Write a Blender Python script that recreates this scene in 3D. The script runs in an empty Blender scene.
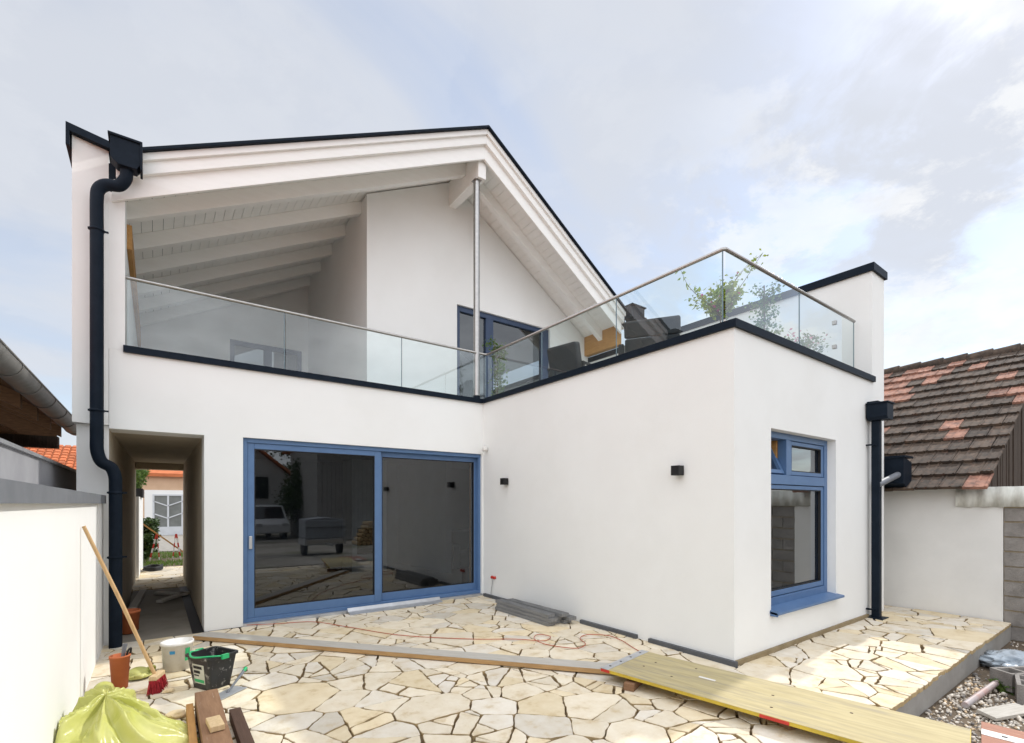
import bpy, bmesh, math, random
from mathutils import Vector, Matrix, noise as mnoise
R = math.radians
rnd = random.Random(7)
scene = bpy.context.scene
col = scene.collection

# ------------------------------------------------------------------ camera, sky, sun, exposure
cam = bpy.data.cameras.new('camera'); camo = bpy.data.objects.new('camera', cam); col.objects.link(camo)
camo.location = (0, 0, 1.6); camo.rotation_euler = (R(90), 0, R(-36.2))
cam.sensor_width = 36; cam.lens = 36*487/1024; cam.shift_y = 0.1289
cam.clip_start = 0.05; cam.clip_end = 2000
scene.camera = camo

SUN_EL, SUN_AZ = 42.0, 84.9            # azimuth clockwise from +Y
w = bpy.data.worlds.new('World'); scene.world = w; w.use_nodes = True
nt = w.node_tree; nt.nodes.clear()
def wn(t): return nt.nodes.new(t)
out = wn('ShaderNodeOutputWorld'); bg = wn('ShaderNodeBackground'); bg.inputs['Strength'].default_value = 0.15
sky = wn('ShaderNodeTexSky'); sky.sky_type = 'NISHITA'; sky.sun_disc = False
sky.sun_elevation = R(SUN_EL); sky.sun_rotation = R(SUN_AZ); sky.dust_density = 0.4; sky.air_density = 1.0
tc = wn('ShaderNodeTexCoord'); sep = wn('ShaderNodeSeparateXYZ')
nt.links.new(tc.outputs['Generated'], sep.inputs[0])
def wmath(op, a, b=None):
    m = wn('ShaderNodeMath'); m.operation = op
    for i, v in enumerate((a, b)):
        if v is None: continue
        if isinstance(v, (int, float)): m.inputs[i].default_value = v
        else: nt.links.new(v, m.inputs[i])
    return m.outputs[0]
den = wmath('ADD', wmath('MAXIMUM', sep.outputs['Z'], 0.0), 0.22)
cmb = wn('ShaderNodeCombineXYZ')
nt.links.new(wmath('DIVIDE', sep.outputs['X'], den), cmb.inputs[0])
nt.links.new(wmath('DIVIDE', sep.outputs['Y'], den), cmb.inputs[1])
def wnoise(scale, detail, rough, dist=0.0, off=(0, 0, 0), sc=(1, 1, 1), rot=0):
    mp = wn('ShaderNodeMapping'); mp.inputs['Location'].default_value = off; mp.inputs['Scale'].default_value = sc
    mp.inputs['Rotation'].default_value = (0, 0, rot)
    nt.links.new(cmb.outputs[0], mp.inputs[0])
    n = wn('ShaderNodeTexNoise'); n.inputs['Scale'].default_value = scale; n.inputs['Detail'].default_value = detail
    n.inputs['Roughness'].default_value = rough; n.inputs['Distortion'].default_value = dist
    nt.links.new(mp.outputs[0], n.inputs[0]); return n.outputs[0]
def wramp(v, a, b):
    r = wn('ShaderNodeMapRange'); r.interpolation_type = 'SMOOTHSTEP'
    r.inputs['From Min'].default_value = a; r.inputs['From Max'].default_value = b
    nt.links.new(v, r.inputs['Value']); return r.outputs[0]
def wmix(f, a, b):
    m = wn('ShaderNodeMix'); m.data_type = 'RGBA'
    for s, v in ((m.inputs[0], f), (m.inputs[6], a), (m.inputs[7], b)):
        if isinstance(v, (int, float)): s.default_value = v
        elif isinstance(v, tuple): s.default_value = v + (1,)
        else: nt.links.new(v, s)
    return m.outputs[2]
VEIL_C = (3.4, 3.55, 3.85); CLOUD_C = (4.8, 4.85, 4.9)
veil = wramp(wnoise(0.9, 5, 0.55, 0.6, (3.1, 1.2, 0), (1, 2.2, 1), 0.5), 0.30, 0.62)
puff = wmath('MULTIPLY', wramp(wnoise(2.2, 13, 0.66, 0.15, (1.35, 7.1, 0)), 0.455, 0.53), wmath('ADD', wmath('MULTIPLY', wramp(sep.outputs['X'], .62, .84), .88), .12))
fine = wramp(wnoise(5.0, 7, 0.6, 0.2, (9, 2, 0)), 0.30, 0.75)
right = wramp(sep.outputs['X'], .60, .86)
breaks = wramp(wnoise(2.6, 8, 0.62, 0.3, (5.2, 1.1, 0)), 0.44, 0.60)
c = wmix(wmath('SUBTRACT', wmath('ADD', wmath('MULTIPLY', veil, 0.36), 0.58), wmath('MULTIPLY', wmath('MULTIPLY', right, breaks), 0.42)), sky.outputs[0], VEIL_C)
c = wmix(wmath('MULTIPLY', puff, wmath('ADD', wmath('MULTIPLY', fine, 0.5), 0.35)), c, CLOUD_C)
# bright cloud added out of view, overhead and behind, to fill the shaded walls
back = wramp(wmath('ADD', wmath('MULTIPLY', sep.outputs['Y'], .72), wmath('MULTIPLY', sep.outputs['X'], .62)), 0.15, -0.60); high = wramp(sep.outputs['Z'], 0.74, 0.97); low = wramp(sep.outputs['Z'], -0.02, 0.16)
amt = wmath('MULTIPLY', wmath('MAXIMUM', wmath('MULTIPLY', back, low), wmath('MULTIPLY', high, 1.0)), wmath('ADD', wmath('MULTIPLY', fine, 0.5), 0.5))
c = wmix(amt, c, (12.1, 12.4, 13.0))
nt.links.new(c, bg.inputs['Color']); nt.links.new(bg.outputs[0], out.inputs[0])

sl = bpy.data.lights.new('sun', 'SUN'); sl.energy = 2.0; sl.angle = R(0.8); sl.color = (1, 0.97, 0.92)
so = bpy.data.objects.new('sun', sl); col.objects.link(so)
sd = Vector((math.sin(R(SUN_AZ))*math.cos(R(SUN_EL)), math.cos(R(SUN_AZ))*math.cos(R(SUN_EL)), math.sin(R(SUN_EL))))
so.rotation_euler = (-sd).to_track_quat('-Z', 'Y').to_euler(); so.location = sd*60
vs = scene.view_settings; vs.view_transform = 'Standard'; vs.look = 'None'; vs.gamma = 1; vs.exposure = 0.47
vs.use_curve_mapping = False
scene.cycles.max_bounces = 10; scene.cycles.transparent_max_bounces = 16; scene.cycles.diffuse_bounces = 5

# ------------------------------------------------------------------ materials
MATS = {}
def new_mat(name):
    m = bpy.data.materials.new(name); m.use_nodes = True; n = m.node_tree; n.nodes.clear()
    o = n.nodes.new('ShaderNodeOutputMaterial'); return m, n, o
def pm(name, c1, rough=0.8, c2=None, scale=4.0, bump=0.0, bscale=120.0, metal=0.0, stretch=(1, 1, 1), detail=6, spec=0.4,
       spots=None, spot_scale=3.0, spot_lim=(0.6, 0.7), lo=0.35, hi=0.65, attr=False, bdist=0.004):
    m, n, o = new_mat(name); N, L = n.nodes, n.links
    b = N.new('ShaderNodeBsdfPrincipled'); L.new(b.outputs[0], o.inputs[0])
    b.inputs['Roughness'].default_value = rough; b.inputs['Metallic'].default_value = metal
    b.inputs['Specular IOR Level'].default_value = spec
    t = N.new('ShaderNodeTexCoord'); mp = N.new('ShaderNodeMapping'); mp.inputs['Scale'].default_value = stretch
    L.new(t.outputs['Object'], mp.inputs[0])
    if c2 is None: c2 = tuple(v*0.88 for v in c1)
    ns = N.new('ShaderNodeTexNoise'); ns.inputs['Scale'].default_value = scale; ns.inputs['Detail'].default_value = detail
    ns.inputs['Roughness'].default_value = 0.6
    L.new(mp.outputs[0], ns.inputs[0])
    mr = N.new('ShaderNodeMapRange'); mr.inputs['From Min'].default_value = lo; mr.inputs['From Max'].default_value = hi
    L.new(ns.outputs[0], mr.inputs['Value'])
    mx = N.new('ShaderNodeMix'); mx.data_type = 'RGBA'
    mx.inputs[6].default_value = (*c1, 1); mx.inputs[7].default_value = (*c2, 1)
    L.new(mr.outputs[0], mx.inputs[0]); cur = mx.outputs[2]
    if attr:
        at = N.new('ShaderNodeAttribute'); at.attribute_name = 'tone'
        mu = N.new('ShaderNodeMix'); mu.data_type = 'RGBA'; mu.blend_type = 'MULTIPLY'; mu.inputs[0].default_value = 1
        L.new(cur, mu.inputs[6]); L.new(at.outputs['Color'], mu.inputs[7]); cur = mu.outputs[2]
    if spots:
        s2 = N.new('ShaderNodeTexNoise'); s2.inputs['Scale'].default_value = spot_scale; s2.inputs['Detail'].default_value = 8
        s2.inputs['Roughness'].default_value = 0.65
        L.new(mp.outputs[0], s2.inputs[0])
        r2 = N.new('ShaderNodeMapRange'); r2.inputs['From Min'].default_value = spot_lim[0]; r2.inputs['From Max'].default_value = spot_lim[1]
        L.new(s2.outputs[0], r2.inputs['Value'])
        m2 = N.new('ShaderNodeMix'); m2.data_type = 'RGBA'; m2.inputs[7].default_value = (*spots, 1)
        L.new(r2.outputs[0], m2.inputs[0]); L.new(cur, m2.inputs[6]); cur = m2.outputs[2]
    L.new(cur, b.inputs['Base Color'])
    if bump:
        nb = N.new('ShaderNodeTexNoise'); nb.inputs['Scale'].default_value = bscale; nb.inputs['Detail'].default_value = 4
        L.new(mp.outputs[0], nb.inputs[0])
        bu = N.new('ShaderNodeBump'); bu.inputs['Strength'].default_value = bump; bu.inputs['Distance'].default_value = bdist
        L.new(nb.outputs[0], bu.inputs['Height']); L.new(bu.outputs[0], b.inputs['Normal'])
    MATS[name] = m; return m
def glass(name, tint, k):
    m, n, o = new_mat(name); N, L = n.nodes, n.links
    tr = N.new('ShaderNodeBsdfTransparent'); tr.inputs[0].default_value = (*tint, 1)
    gl = N.new('ShaderNodeBsdfGlossy'); gl.inputs['Roughness'].default_value = 0.0; gl.inputs[0].default_value = (0.95, 0.98, 1, 1)
    fr = N.new('ShaderNodeFresnel'); fr.inputs[0].default_value = 1.5
    # flat panes: the same reflectance on either side of the sheet
    ge = N.new('ShaderNodeNewGeometry'); fr.inputs[0].default_value = 1.5
    io = N.new('ShaderNodeMix'); io.data_type = 'FLOAT'; io.inputs[2].default_value = 1.5; io.inputs[3].default_value = 1/1.5
    L.new(ge.outputs['Backfacing'], io.inputs[0]); L.new(io.outputs[0], fr.inputs[0])
    mu = N.new('ShaderNodeMath'); mu.operation = 'MULTIPLY'; mu.inputs[1].default_value = k; mu.use_clamp = True
    L.new(fr.outputs[0], mu.inputs[0])
    mx = N.new('ShaderNodeMixShader'); L.new(mu.outputs[0], mx.inputs[0]); L.new(tr.outputs[0], mx.inputs[1]); L.new(gl.outputs[0], mx.inputs[2])
    L.new(mx.outputs[0], o.inputs[0]); MATS[name] = m; return m
def leafmat(name, c1, c2, trans=0.35):
    m, n, o = new_mat(name); N, L = n.nodes, n.links
    t = N.new('ShaderNodeTexCoord'); ns = N.new('ShaderNodeTexNoise'); ns.inputs['Scale'].default_value = 9; L.new(t.outputs['Object'], ns.inputs[0])
    mx = N.new('ShaderNodeMix'); mx.data_type = 'RGBA'; mx.inputs[6].default_value = (*c1, 1); mx.inputs[7].default_value = (*c2, 1)
    mr = N.new('ShaderNodeMapRange'); mr.inputs['From Min'].default_value = .35; mr.inputs['From Max'].default_value = .65
    L.new(ns.outputs[0], mr.inputs['Value']); L.new(mr.outputs[0], mx.inputs[0])
    d = N.new('ShaderNodeBsdfPrincipled'); d.inputs['Roughness'].default_value = .5; L.new(mx.outputs[2], d.inputs['Base Color'])
    tr = N.new('ShaderNodeBsdfTranslucent'); L.new(mx.outputs[2], tr.inputs[0])
    ms = N.new('ShaderNodeMixShader'); ms.inputs[0].default_value = trans
    L.new(d.outputs[0], ms.inputs[1]); L.new(tr.outputs[0], ms.inputs[2]); L.new(ms.outputs[0], o.inputs[0]); MATS[name] = m; return m

STUCCO = pm('white_render', (.83, .833, .815), .9, (.805, .805, .785), 0.9, bump=.5, bscale=210, spec=.2, bdist=.003, spots=(.77, .77, .745), spot_scale=.8, spot_lim=(.5, .85))
STUCCO2 = pm('old_white_render', (.73, .72, .69), .92, (.67, .66, .63), 1.6, bump=.4, bscale=120, spec=.2, spots=(.55, .50, .42), spot_scale=2.2, spot_lim=(.66, .78))
WHITEWOOD = pm('white_painted_wood', (.88, .87, .845), .55, (.85, .84, .81), 3, bump=.12, bscale=30, stretch=(1, 6, 6))
ANTH = pm('anthracite_metal', (.008, .013, .021), .45, (.011, .017, .027), 8, metal=0.0, spec=.07, bump=.05, bscale=15)
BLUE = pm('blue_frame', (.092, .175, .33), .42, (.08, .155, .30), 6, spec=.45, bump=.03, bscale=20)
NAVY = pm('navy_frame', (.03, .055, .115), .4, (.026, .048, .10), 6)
STEEL = pm('brushed_steel', (.40, .385, .37), .33, (.34, .33, .315), 20, metal=1.0)
ALU = pm('aluminium', (.55, .56, .58), .4, (.46, .47, .49), 9, metal=.6, spec=.5)
GREYMETAL = pm('zinc_grey_coping', (.17, .18, .20), .55, (.14, .15, .165), 5, bump=.08, bscale=12)
RENDERGREY = pm('grey_render', (.36, .36, .375), .9, (.30, .30, .315), 2, bump=.3, bscale=150)
GLASS = glass('window_glass', (.36, .40, .43), 2.3)
RAIL = glass('railing_glass', (.86, .935, .93), 2.3)
STONE = pm('limestone', (.755, .68, .545), .85, (.675, .58, .425), 6, bump=1.0, bscale=22, attr=True, spots=(.50, .37, .20), spot_scale=6, spot_lim=(.56, .80), spec=.25, bdist=.006)
CRUST = pm('ochre_edge', (.50, .37, .20), .95, (.36, .26, .13), 9, bump=.8, bscale=50)
SAND = pm('joint_sand', (.25, .18, .10), .95, (.13, .09, .05), 9, bump=.9, bscale=90, bdist=.01)
CONC = pm('concrete', (.36, .345, .32), .9, (.29, .275, .25), 2.5, bump=.4, bscale=60, spots=(.22, .20, .18), spot_scale=3, spot_lim=(.6, .75))
SHADEP = pm('shaded_plaster', (.50, .44, .35), .95, (.44, .385, .30), 1.5, bump=.3, bscale=80)  # wall render darkened in colour to deepen the shade inside the passage
SCREED = pm('shaded_screed', (.27, .245, .205), .92, (.19, .17, .14), 1.4, bump=.3, bscale=50)  # floor colour darkened as well, standing in for passage shade
SOIL = pm('soil', (.19, .145, .10), .97, (.11, .082, .055), 5, bump=1.0, bscale=45, bdist=.02)
PEB = pm('pebbles', (.74, .69, .62), .8, (.60, .55, .48), 20, attr=True)
BOARDW = pm('weathered_board', (.50, .47, .42), .85, (.40, .37, .32), 6, stretch=(1, 14, 14), bump=.35, bscale=20)
BOARDE = pm('sawn_board_edge', (.46, .29, .13), .85, (.36, .21, .09), 6, stretch=(1, 14, 14), bump=.3, bscale=20)
FORM = pm('shuttering_face', (.49, .41, .22), .7, (.39, .32, .165), 3, stretch=(1, 9, 9), bump=.2, bscale=14, spots=(.30, .26, .18), spot_scale=2.2, spot_lim=(.5, .72))
YEL = pm('yellow_edge', (.62, .45, .05), .6, (.48, .34, .04), 5, spots=(.2, .15, .06), spot_scale=6, spot_lim=(.62, .72))
RED = pm('red_paint', (.55, .045, .03), .55, (.45, .03, .02), 8)
GREYBOARD = pm('grey_decking', (.24, .24, .235), .8, (.16, .16, .16), 5, stretch=(12, 1, 12), bump=.4, bscale=18)
BROWNW = pm('brown_timber', (.26, .145, .08), .75, (.20, .105, .055), 5, stretch=(10, 1, 10), bump=.3, bscale=15, spots=(.42, .33, .26), spot_scale=4, spot_lim=(.63, .75))
DARKW = pm('dark_timber', (.085, .045, .03), .75, (.06, .032, .02), 5, stretch=(10, 1, 10), bump=.3, bscale=15)
ORANGEW = pm('orange_timber', (.50, .27, .09), .7, (.40, .20, .06), 5, stretch=(10, 1, 10), bump=.2, bscale=15)
PALEW = pm('pale_wood', (.62, .46, .27), .7, (.52, .37, .20), 6, stretch=(10, 10, 1), bump=.15, bscale=15)
HANDLEW = pm('broom_wood', (.58, .39, .20), .55, (.48, .30, .14), 6, stretch=(8, 8, 1))
BRISTLE = pm('red_bristle', (.42, .02, .03), .6, (.30, .012, .02), 60)
BLACKP = pm('black_plastic', (.018, .018, .02), .45, (.03, .03, .03), 6, spots=(.28, .27, .25), spot_scale=16, spot_lim=(.58, .68))
WHITEP = pm('white_plastic', (.78, .77, .75), .45, (.60, .57, .52), 6, spots=(.45, .40, .33), spot_scale=7, spot_lim=(.62, .75))
GREENP = pm('green_plastic', (.03, .42, .16), .4, (.025, .36, .13), 8)
BLUEP = pm('blue_print', (.05, .28, .5), .5)
LABELP = pm('label_paper', (.62, .62, .54), .6, (.5, .5, .43), 10)
TERRA = pm('terracotta', (.50, .145, .055), .8, (.42, .115, .04), 5, bump=.1)
CABLE = pm('orange_cable', (.45, .085, .035), .5, (.38, .07, .03), 5)
BLACK = pm('black_rubber', (.012, .012, .013), .6)
LAMP = pm('black_lamp', (.008, .008, .009), .5)
CUSH = pm('charcoal_cushion', (.035, .038, .043), .85, (.028, .03, .034), 30, bump=.2, bscale=300)
BAGM, n_, o_ = new_mat('yellow_film')
def _bag():
    N, L = n_.nodes, n_.links
    t = N.new('ShaderNodeTexCoord'); ns = N.new('ShaderNodeTexNoise'); ns.inputs['Scale'].default_value = 5; ns.inputs['Detail'].default_value = 5
    L.new(t.outputs['Object'], ns.inputs[0])
    rp = N.new('ShaderNodeValToRGB'); e = rp.color_ramp.elements
    e[0].position = .30; e[0].color = (.60, .62, .15, 1); e[1].position = .72; e[1].color = (.74, .73, .30, 1)
    L.new(ns.outputs[0], rp.inputs[0])
    p = N.new('ShaderNodeBsdfPrincipled'); p.inputs['Roughness'].default_value = .24; L.new(rp.outputs[0], p.inputs['Base Color'])
    n2 = N.new('ShaderNodeTexNoise'); n2.inputs['Scale'].default_value = 9; n2.inputs['Detail'].default_value = 5; n2.inputs['Distortion'].default_value = 1.6
    L.new(t.outputs['Object'], n2.inputs[0])
    bu = N.new('ShaderNodeBump'); bu.inputs['Strength'].default_value = .22; bu.inputs['Distance'].default_value = .03
    L.new(n2.outputs[0], bu.inputs['Height']); L.new(bu.outputs[0], p.inputs['Normal'])
    tr = N.new('ShaderNodeBsdfTranslucent'); L.new(rp.outputs[0], tr.inputs[0])
    ms = N.new('ShaderNodeMixShader'); ms.inputs[0].default_value = .3
    L.new(p.outputs[0], ms.inputs[1]); L.new(tr.outputs[0], ms.inputs[2]); L.new(ms.outputs[0], o_.inputs[0])
_bag()
FOILM = pm('pale_film', (.50, .55, .60), .3, (.36, .42, .47), 9, bump=.5, bscale=14, bdist=.02)
TILE = pm('old_roof_tile', (.088, .062, .045), .9, (.034, .026, .021), 9, bump=.7, bscale=55, attr=True, stretch=(1, 1, 1), spots=(.17, .085, .055), spot_scale=13, spot_lim=(.57, .78))
ORTILE = pm('orange_roof_tile', (.55, .17, .065), .8, (.44, .125, .045), 4)
OLDWOOD = pm('old_dark_boards', (.075, .052, .038), .9, (.04, .028, .02), 6, stretch=(10, 10, 1), bump=.6, bscale=14)
ETERNIT = pm('fibre_cement', (.66, .66, .61), .9, (.52, .52, .47), 6, bump=.3, bscale=60, stretch=(3, 3, 1))
BLOCK = pm('hollow_block', (.27, .25, .23), .95, (.19, .175, .16), 7, bump=.8, bscale=70, bdist=.008)
MORTAR = pm('mortar', (.42, .35, .24), .95, (.33, .26, .17), 14)
SOFFIT = pm('brown_soffit', (.22, .11, .045), .7, (.15, .07, .028), 5, stretch=(2, 10, 10))
GUTTERM = pm('weathered_zinc', (.235, .23, .215), .5, (.18, .175, .16), 5, metal=.35, spots=(.30, .30, .27), spot_scale=3)
PEACH = pm('peach_render', (.62, .43, .29), .9, (.56, .38, .25), 2)
DOORG = pm('pale_grey_paint', (.62, .64, .66), .5, (.56, .58, .6), 3)
DOORPANE = pm('garage_pane', (.20, .21, .20), .4, (.15, .16, .15), 3)
GRASSM = leafmat('grass', (.10, .19, .03), (.16, .25, .045), .4)
LEAF = leafmat('leaf', (.07, .14, .03), (.15, .23, .045), .4)
LEAFY = leafmat('yellow_leaf', (.34, .38, .06), (.17, .26, .04), .45)
LEAFD = leafmat('dark_leaf', (.035, .075, .016), (.06, .11, .024), .3)
FLOWER = leafmat('magenta_flower', (.55, .03, .22), (.45, .02, .25), .4)
PINK = leafmat('pink_flower', (.65, .16, .26), (.6, .2, .3), .4)
STEM = pm('stem', (.12, .08, .045), .85)
BARK = pm('bark', (.10, .075, .055), .95, (.065, .048, .035), 12, bump=.8, bscale=30)
DECK = pm('terrace_tile', (.62, .60, .56), .8, (.56, .54, .50), 3)
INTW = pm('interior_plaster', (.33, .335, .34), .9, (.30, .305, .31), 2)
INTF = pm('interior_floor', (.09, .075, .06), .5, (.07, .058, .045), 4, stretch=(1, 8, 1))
SOFAM = pm('grey_upholstery', (.06, .06, .065), .9)
VANP = pm('white_car_paint', (.72, .73, .75), .25, (.70, .71, .73), 2, spec=.5)
DARKGL = pm('dark_car_glass', (.02, .025, .03), .08, spec=.6)
TARP = pm('grey_tarpaulin', (.30, .32, .35), .6, (.25, .27, .30), 3, bump=.2, bscale=8)
BARNW = pm('grey_barn_boards', (.40, .39, .375), .9, (.27, .26, .25), 3, stretch=(7, 7, 1), bump=.4, bscale=10)
HOUSEG = pm('grey_house_render', (.60, .59, .57), .9, (.54, .53, .51), 2)
LOGM = pm('cut_logs', (.52, .37, .19), .85, (.38, .25, .12), 9)

# ------------------------------------------------------------------ mesh helpers
OFF = {}
class MB:
    def __init__(s): s.v = []; s.f = []; s.sm = []; s.mi = []; s.tone = []; s.cm = 0; s.ct = (1, 1, 1)
    def add(s, vs_, fs, smooth=False):
        b = len(s.v); s.v += [tuple(p) for p in vs_]
        for f in fs:
            s.f.append([b+i for i in f]); s.sm.append(smooth); s.mi.append(s.cm); s.tone.append(s.ct)
    def box(s, x0, x1, y0, y1, z0, z1):
        s.add([(x0,y0,z0),(x1,y0,z0),(x1,y1,z0),(x0,y1,z0),(x0,y0,z1),(x1,y0,z1),(x1,y1,z1),(x0,y1,z1)],
              [(3,2,1,0),(4,5,6,7),(0,1,5,4),(1,2,6,5),(2,3,7,6),(3,0,4,7)]); return s
    def prism(s, poly, axis, a0, a1):
        def P(p, a): return {'x': (a, p[0], p[1]), 'y': (p[0], a, p[1]), 'z': (p[0], p[1], a)}[axis]
        n = len(poly); ar = sum(poly[i][0]*poly[(i+1)%n][1]-poly[(i+1)%n][0]*poly[i][1] for i in range(n))
        if ar < 0: poly = poly[::-1]
        lo, hi = (a0, a1) if a0 < a1 else (a1, a0)
        if axis == 'y': lo, hi = hi, lo
        vs_ = [P(p, lo) for p in poly]+[P(p, hi) for p in poly]
        s.add(vs_, [tuple(range(n-1,-1,-1)), tuple(range(n, 2*n))]+[(i, (i+1)%n, n+(i+1)%n, n+i) for i in range(n)]); return s
    def tube(s, pts, r, n=10, cap=True):
        pts = [Vector(p) for p in pts]; rs = r if isinstance(r, (list, tuple)) else [r]*len(pts)
        T = []
        for i in range(len(pts)):
            a = pts[max(i-1, 0)]; b = pts[min(i+1, len(pts)-1)]; T.append((b-a).normalized())
        up = Vector((0, 0, 1)) if abs(T[0].z) < .9 else Vector((1, 0, 0))
        u = T[0].cross(up).normalized(); vs_ = []
        for i, p in enumerate(pts):
            u = (u-T[i]*u.dot(T[i])).normalized(); w_ = T[i].cross(u)
            for k in range(n):
                a = 2*math.pi*k/n; vs_.append(p+(u*math.cos(a)+w_*math.sin(a))*rs[i])
        fs = [(i*n+k, i*n+(k+1)%n, (i+1)*n+(k+1)%n, (i+1)*n+k) for i in range(len(pts)-1) for k in range(n)]
        s.add(vs_, fs, True)
        if cap:
            m = len(pts)-1
            s.add(vs_[:n], [tuple(range(n-1,-1,-1))]); s.add(vs_[m*n:], [tuple(range(n))])
        return s
    def lathe(s, prof, c=(0, 0, 0), n=28, smooth=True):
        vs_ = []; fs = []
        for r, z in prof:
            for k in range(n):
                a = 2*math.pi*k/n; vs_.append((c[0]+r*math.cos(a), c[1]+r*math.sin(a), c[2]+z))
        for i in range(len(prof)-1):
            for k in range(n): fs.append((i*n+k, i*n+(k+1)%n, (i+1)*n+(k+1)%n, (i+1)*n+k))
        s.add(vs_, fs, smooth); return s
    def bar(s, p, q, wd, h):
        # rectangular bar from p to q, wd horizontal, h in the other direction
        p, q = Vector(p), Vector(q); t = (q-p).normalized()
        up = Vector((0, 0, 1)) if abs(t.z) < .995 else Vector((0, 1, 0))
        a = t.cross(up).normalized()*wd/2; b = a.cross(t).normalized()*h/2
        vs_ = [p-a-b, p+a-b, p+a+b, p-a+b, q-a-b, q+a-b, q+a+b, q-a+b]
        s.add(vs_, [(0,1,2,3),(7,6,5,4),(1,0,4,5),(2,1,5,6),(3,2,6,7),(0,3,7,4)]); return s
    def leaf(s, p, size, rng, droop=0.0):
        d = Vector((rng.gauss(0, 1), rng.gauss(0, 1), rng.gauss(0, .7)-droop)).normalized()
        a = d.cross(Vector((rng.gauss(0, 1), rng.gauss(0, 1), rng.gauss(0, 1)))).normalized()*size*.32
        n = d.cross(a).normalized()*size*.12; p = Vector(p); q = p+d*size; m = p+d*size*.45
        s.add([p, m+a+n, q, m-a+n], [(0, 1, 2), (0, 2, 3)]); return s
    def build(s, name, mats, parent=None, bevel=0.0, seg=2, solid_off=None):
        me = bpy.data.meshes.new(name)
        off = OFF.get(parent.name, Vector()) if parent else (Vector(solid_off) if solid_off else Vector())
        me.from_pydata([tuple(Vector(p)-off) for p in s.v], [], s.f); me.update()
        for m in (mats if isinstance(mats, (list, tuple)) else [mats]): me.materials.append(m)
        for p, k, i in zip(me.polygons, s.sm, s.mi): p.use_smooth = k; p.material_index = i
        if any(t != (1, 1, 1) for t in s.tone):
            ca = me.color_attributes.new('tone', 'FLOAT_COLOR', 'CORNER'); k = 0
            buf = [0.0]*(4*len(me.loops))
            for p, t in zip(me.polygons, s.tone):
                for li in p.loop_indices: buf[4*li:4*li+4] = (*t, 1)
            ca.data.foreach_set('color', buf)
        else:
            ca = None
        ob = bpy.data.objects.new(name, me); col.objects.link(ob)
        if parent: ob.parent = parent; OFF[ob.name] = off
        else: ob.location = off; OFF[ob.name] = off
        if bevel:
            b = ob.modifiers.new('bevel', 'BEVEL'); b.width = bevel; b.segments = seg; b.limit_method = 'ANGLE'; b.angle_limit = R(40)
        return ob
def tag(o, label, cat, group=None):
    o['label'] = label; o['category'] = cat
    if group: o['group'] = group
    return o
def struct(o): o['kind'] = 'structure'; return o
def thing(name, label, cat, loc=(0, 0, 0), group=None, world=False):
    o = bpy.data.objects.new(name, None); col.objects.link(o); o.empty_display_size = .1
    o.location = loc; tag(o, label, cat, group)
    OFF[o.name] = Vector(loc) if world else Vector()
    return o
def dup(o, parent=None):
    c_ = o.copy(); col.objects.link(c_); c_.parent = parent
    for ch in list(o.children): dup(ch, c_)
    return c_
def catmull(pts, k=8):
    P = [Vector(p) for p in pts]; P = [P[0]*2-P[1]]+P+[P[-1]*2-P[-2]]; o = []
    for i in range(1, len(P)-2):
        for j in range(k):
            t = j/k; a, b, c_, d = P[i-1], P[i], P[i+1], P[i+2]
            o.append(.5*((2*b)+(c_-a)*t+(2*a-5*b+4*c_-d)*t*t+(3*b-a-3*c_+d)*t**3))
    return o+[P[-2]]
def wall_y(mb, x0, x1, z0, z1, y0, y1, holes=()):
    xs = sorted({x0, x1, *[h[0] for h in holes], *[h[1] for h in holes]}); zs = sorted({z0, z1, *[h[2] for h in holes], *[h[3] for h in holes]})
    for a, b in zip(xs, xs[1:]):
        for c_, d in zip(zs, zs[1:]):
            mx_, mz = (a+b)/2, (c_+d)/2
            if x0 <= mx_ <= x1 and z0 <= mz <= z1 and not any(h[0] < mx_ < h[1] and h[2] < mz < h[3] for h in holes): mb.box(a, b, y0, y1, c_, d)
    return mb
def frame_y(mb, x0, x1, z0, z1, y0, y1, wl, wr, wb, wt):
    mb.box(x0, x0+wl, y0, y1, z0, z1); mb.box(x1-wr, x1, y0, y1, z0, z1)
    mb.box(x0+wl, x1-wr, y0, y1, z0, z0+wb); mb.box(x0+wl, x1-wr, y0, y1, z1-wt, z1); return mb

# ------------------------------------------------------------------ ground and paving
YF, XW, YB = 7.171, 4.62, 2.589
g = MB(); S = 400
g.add([(-S, -S, -.25), (S, -S, -.25), (S, S, -.25), (-S, S, -.25)], [(0, 1, 2, 3)])
struct(g.build('ground', SOIL))
bed = MB(); bed.prism([(-.6, 1.36), (9.30, 1.36), (9.30, YF+.02), (-.6, YF+.02)], 'z', -.246, -.034)
struct(bed.build('paving_bed', [SAND]))
yd = MB(); yd.add([(-14, -40, -.245), (16, -40, -.245), (16, -.9, -.245), (-14, -.9, -.245)], [(0, 1, 2, 3)]); struct(yd.build('yard', pm('pale_yard', (.40, .37, .33), .95, (.25, .225, .19), .8, bump=.6, bscale=25, spots=(.14, .15, .07), spot_scale=.5, spot_lim=(.52, .66))))
kb = MB(); kb.box(4.0, 9.30, 1.325, 1.36, -.246, -.034); struct(kb.build('paving_edge', CONC))

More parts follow.
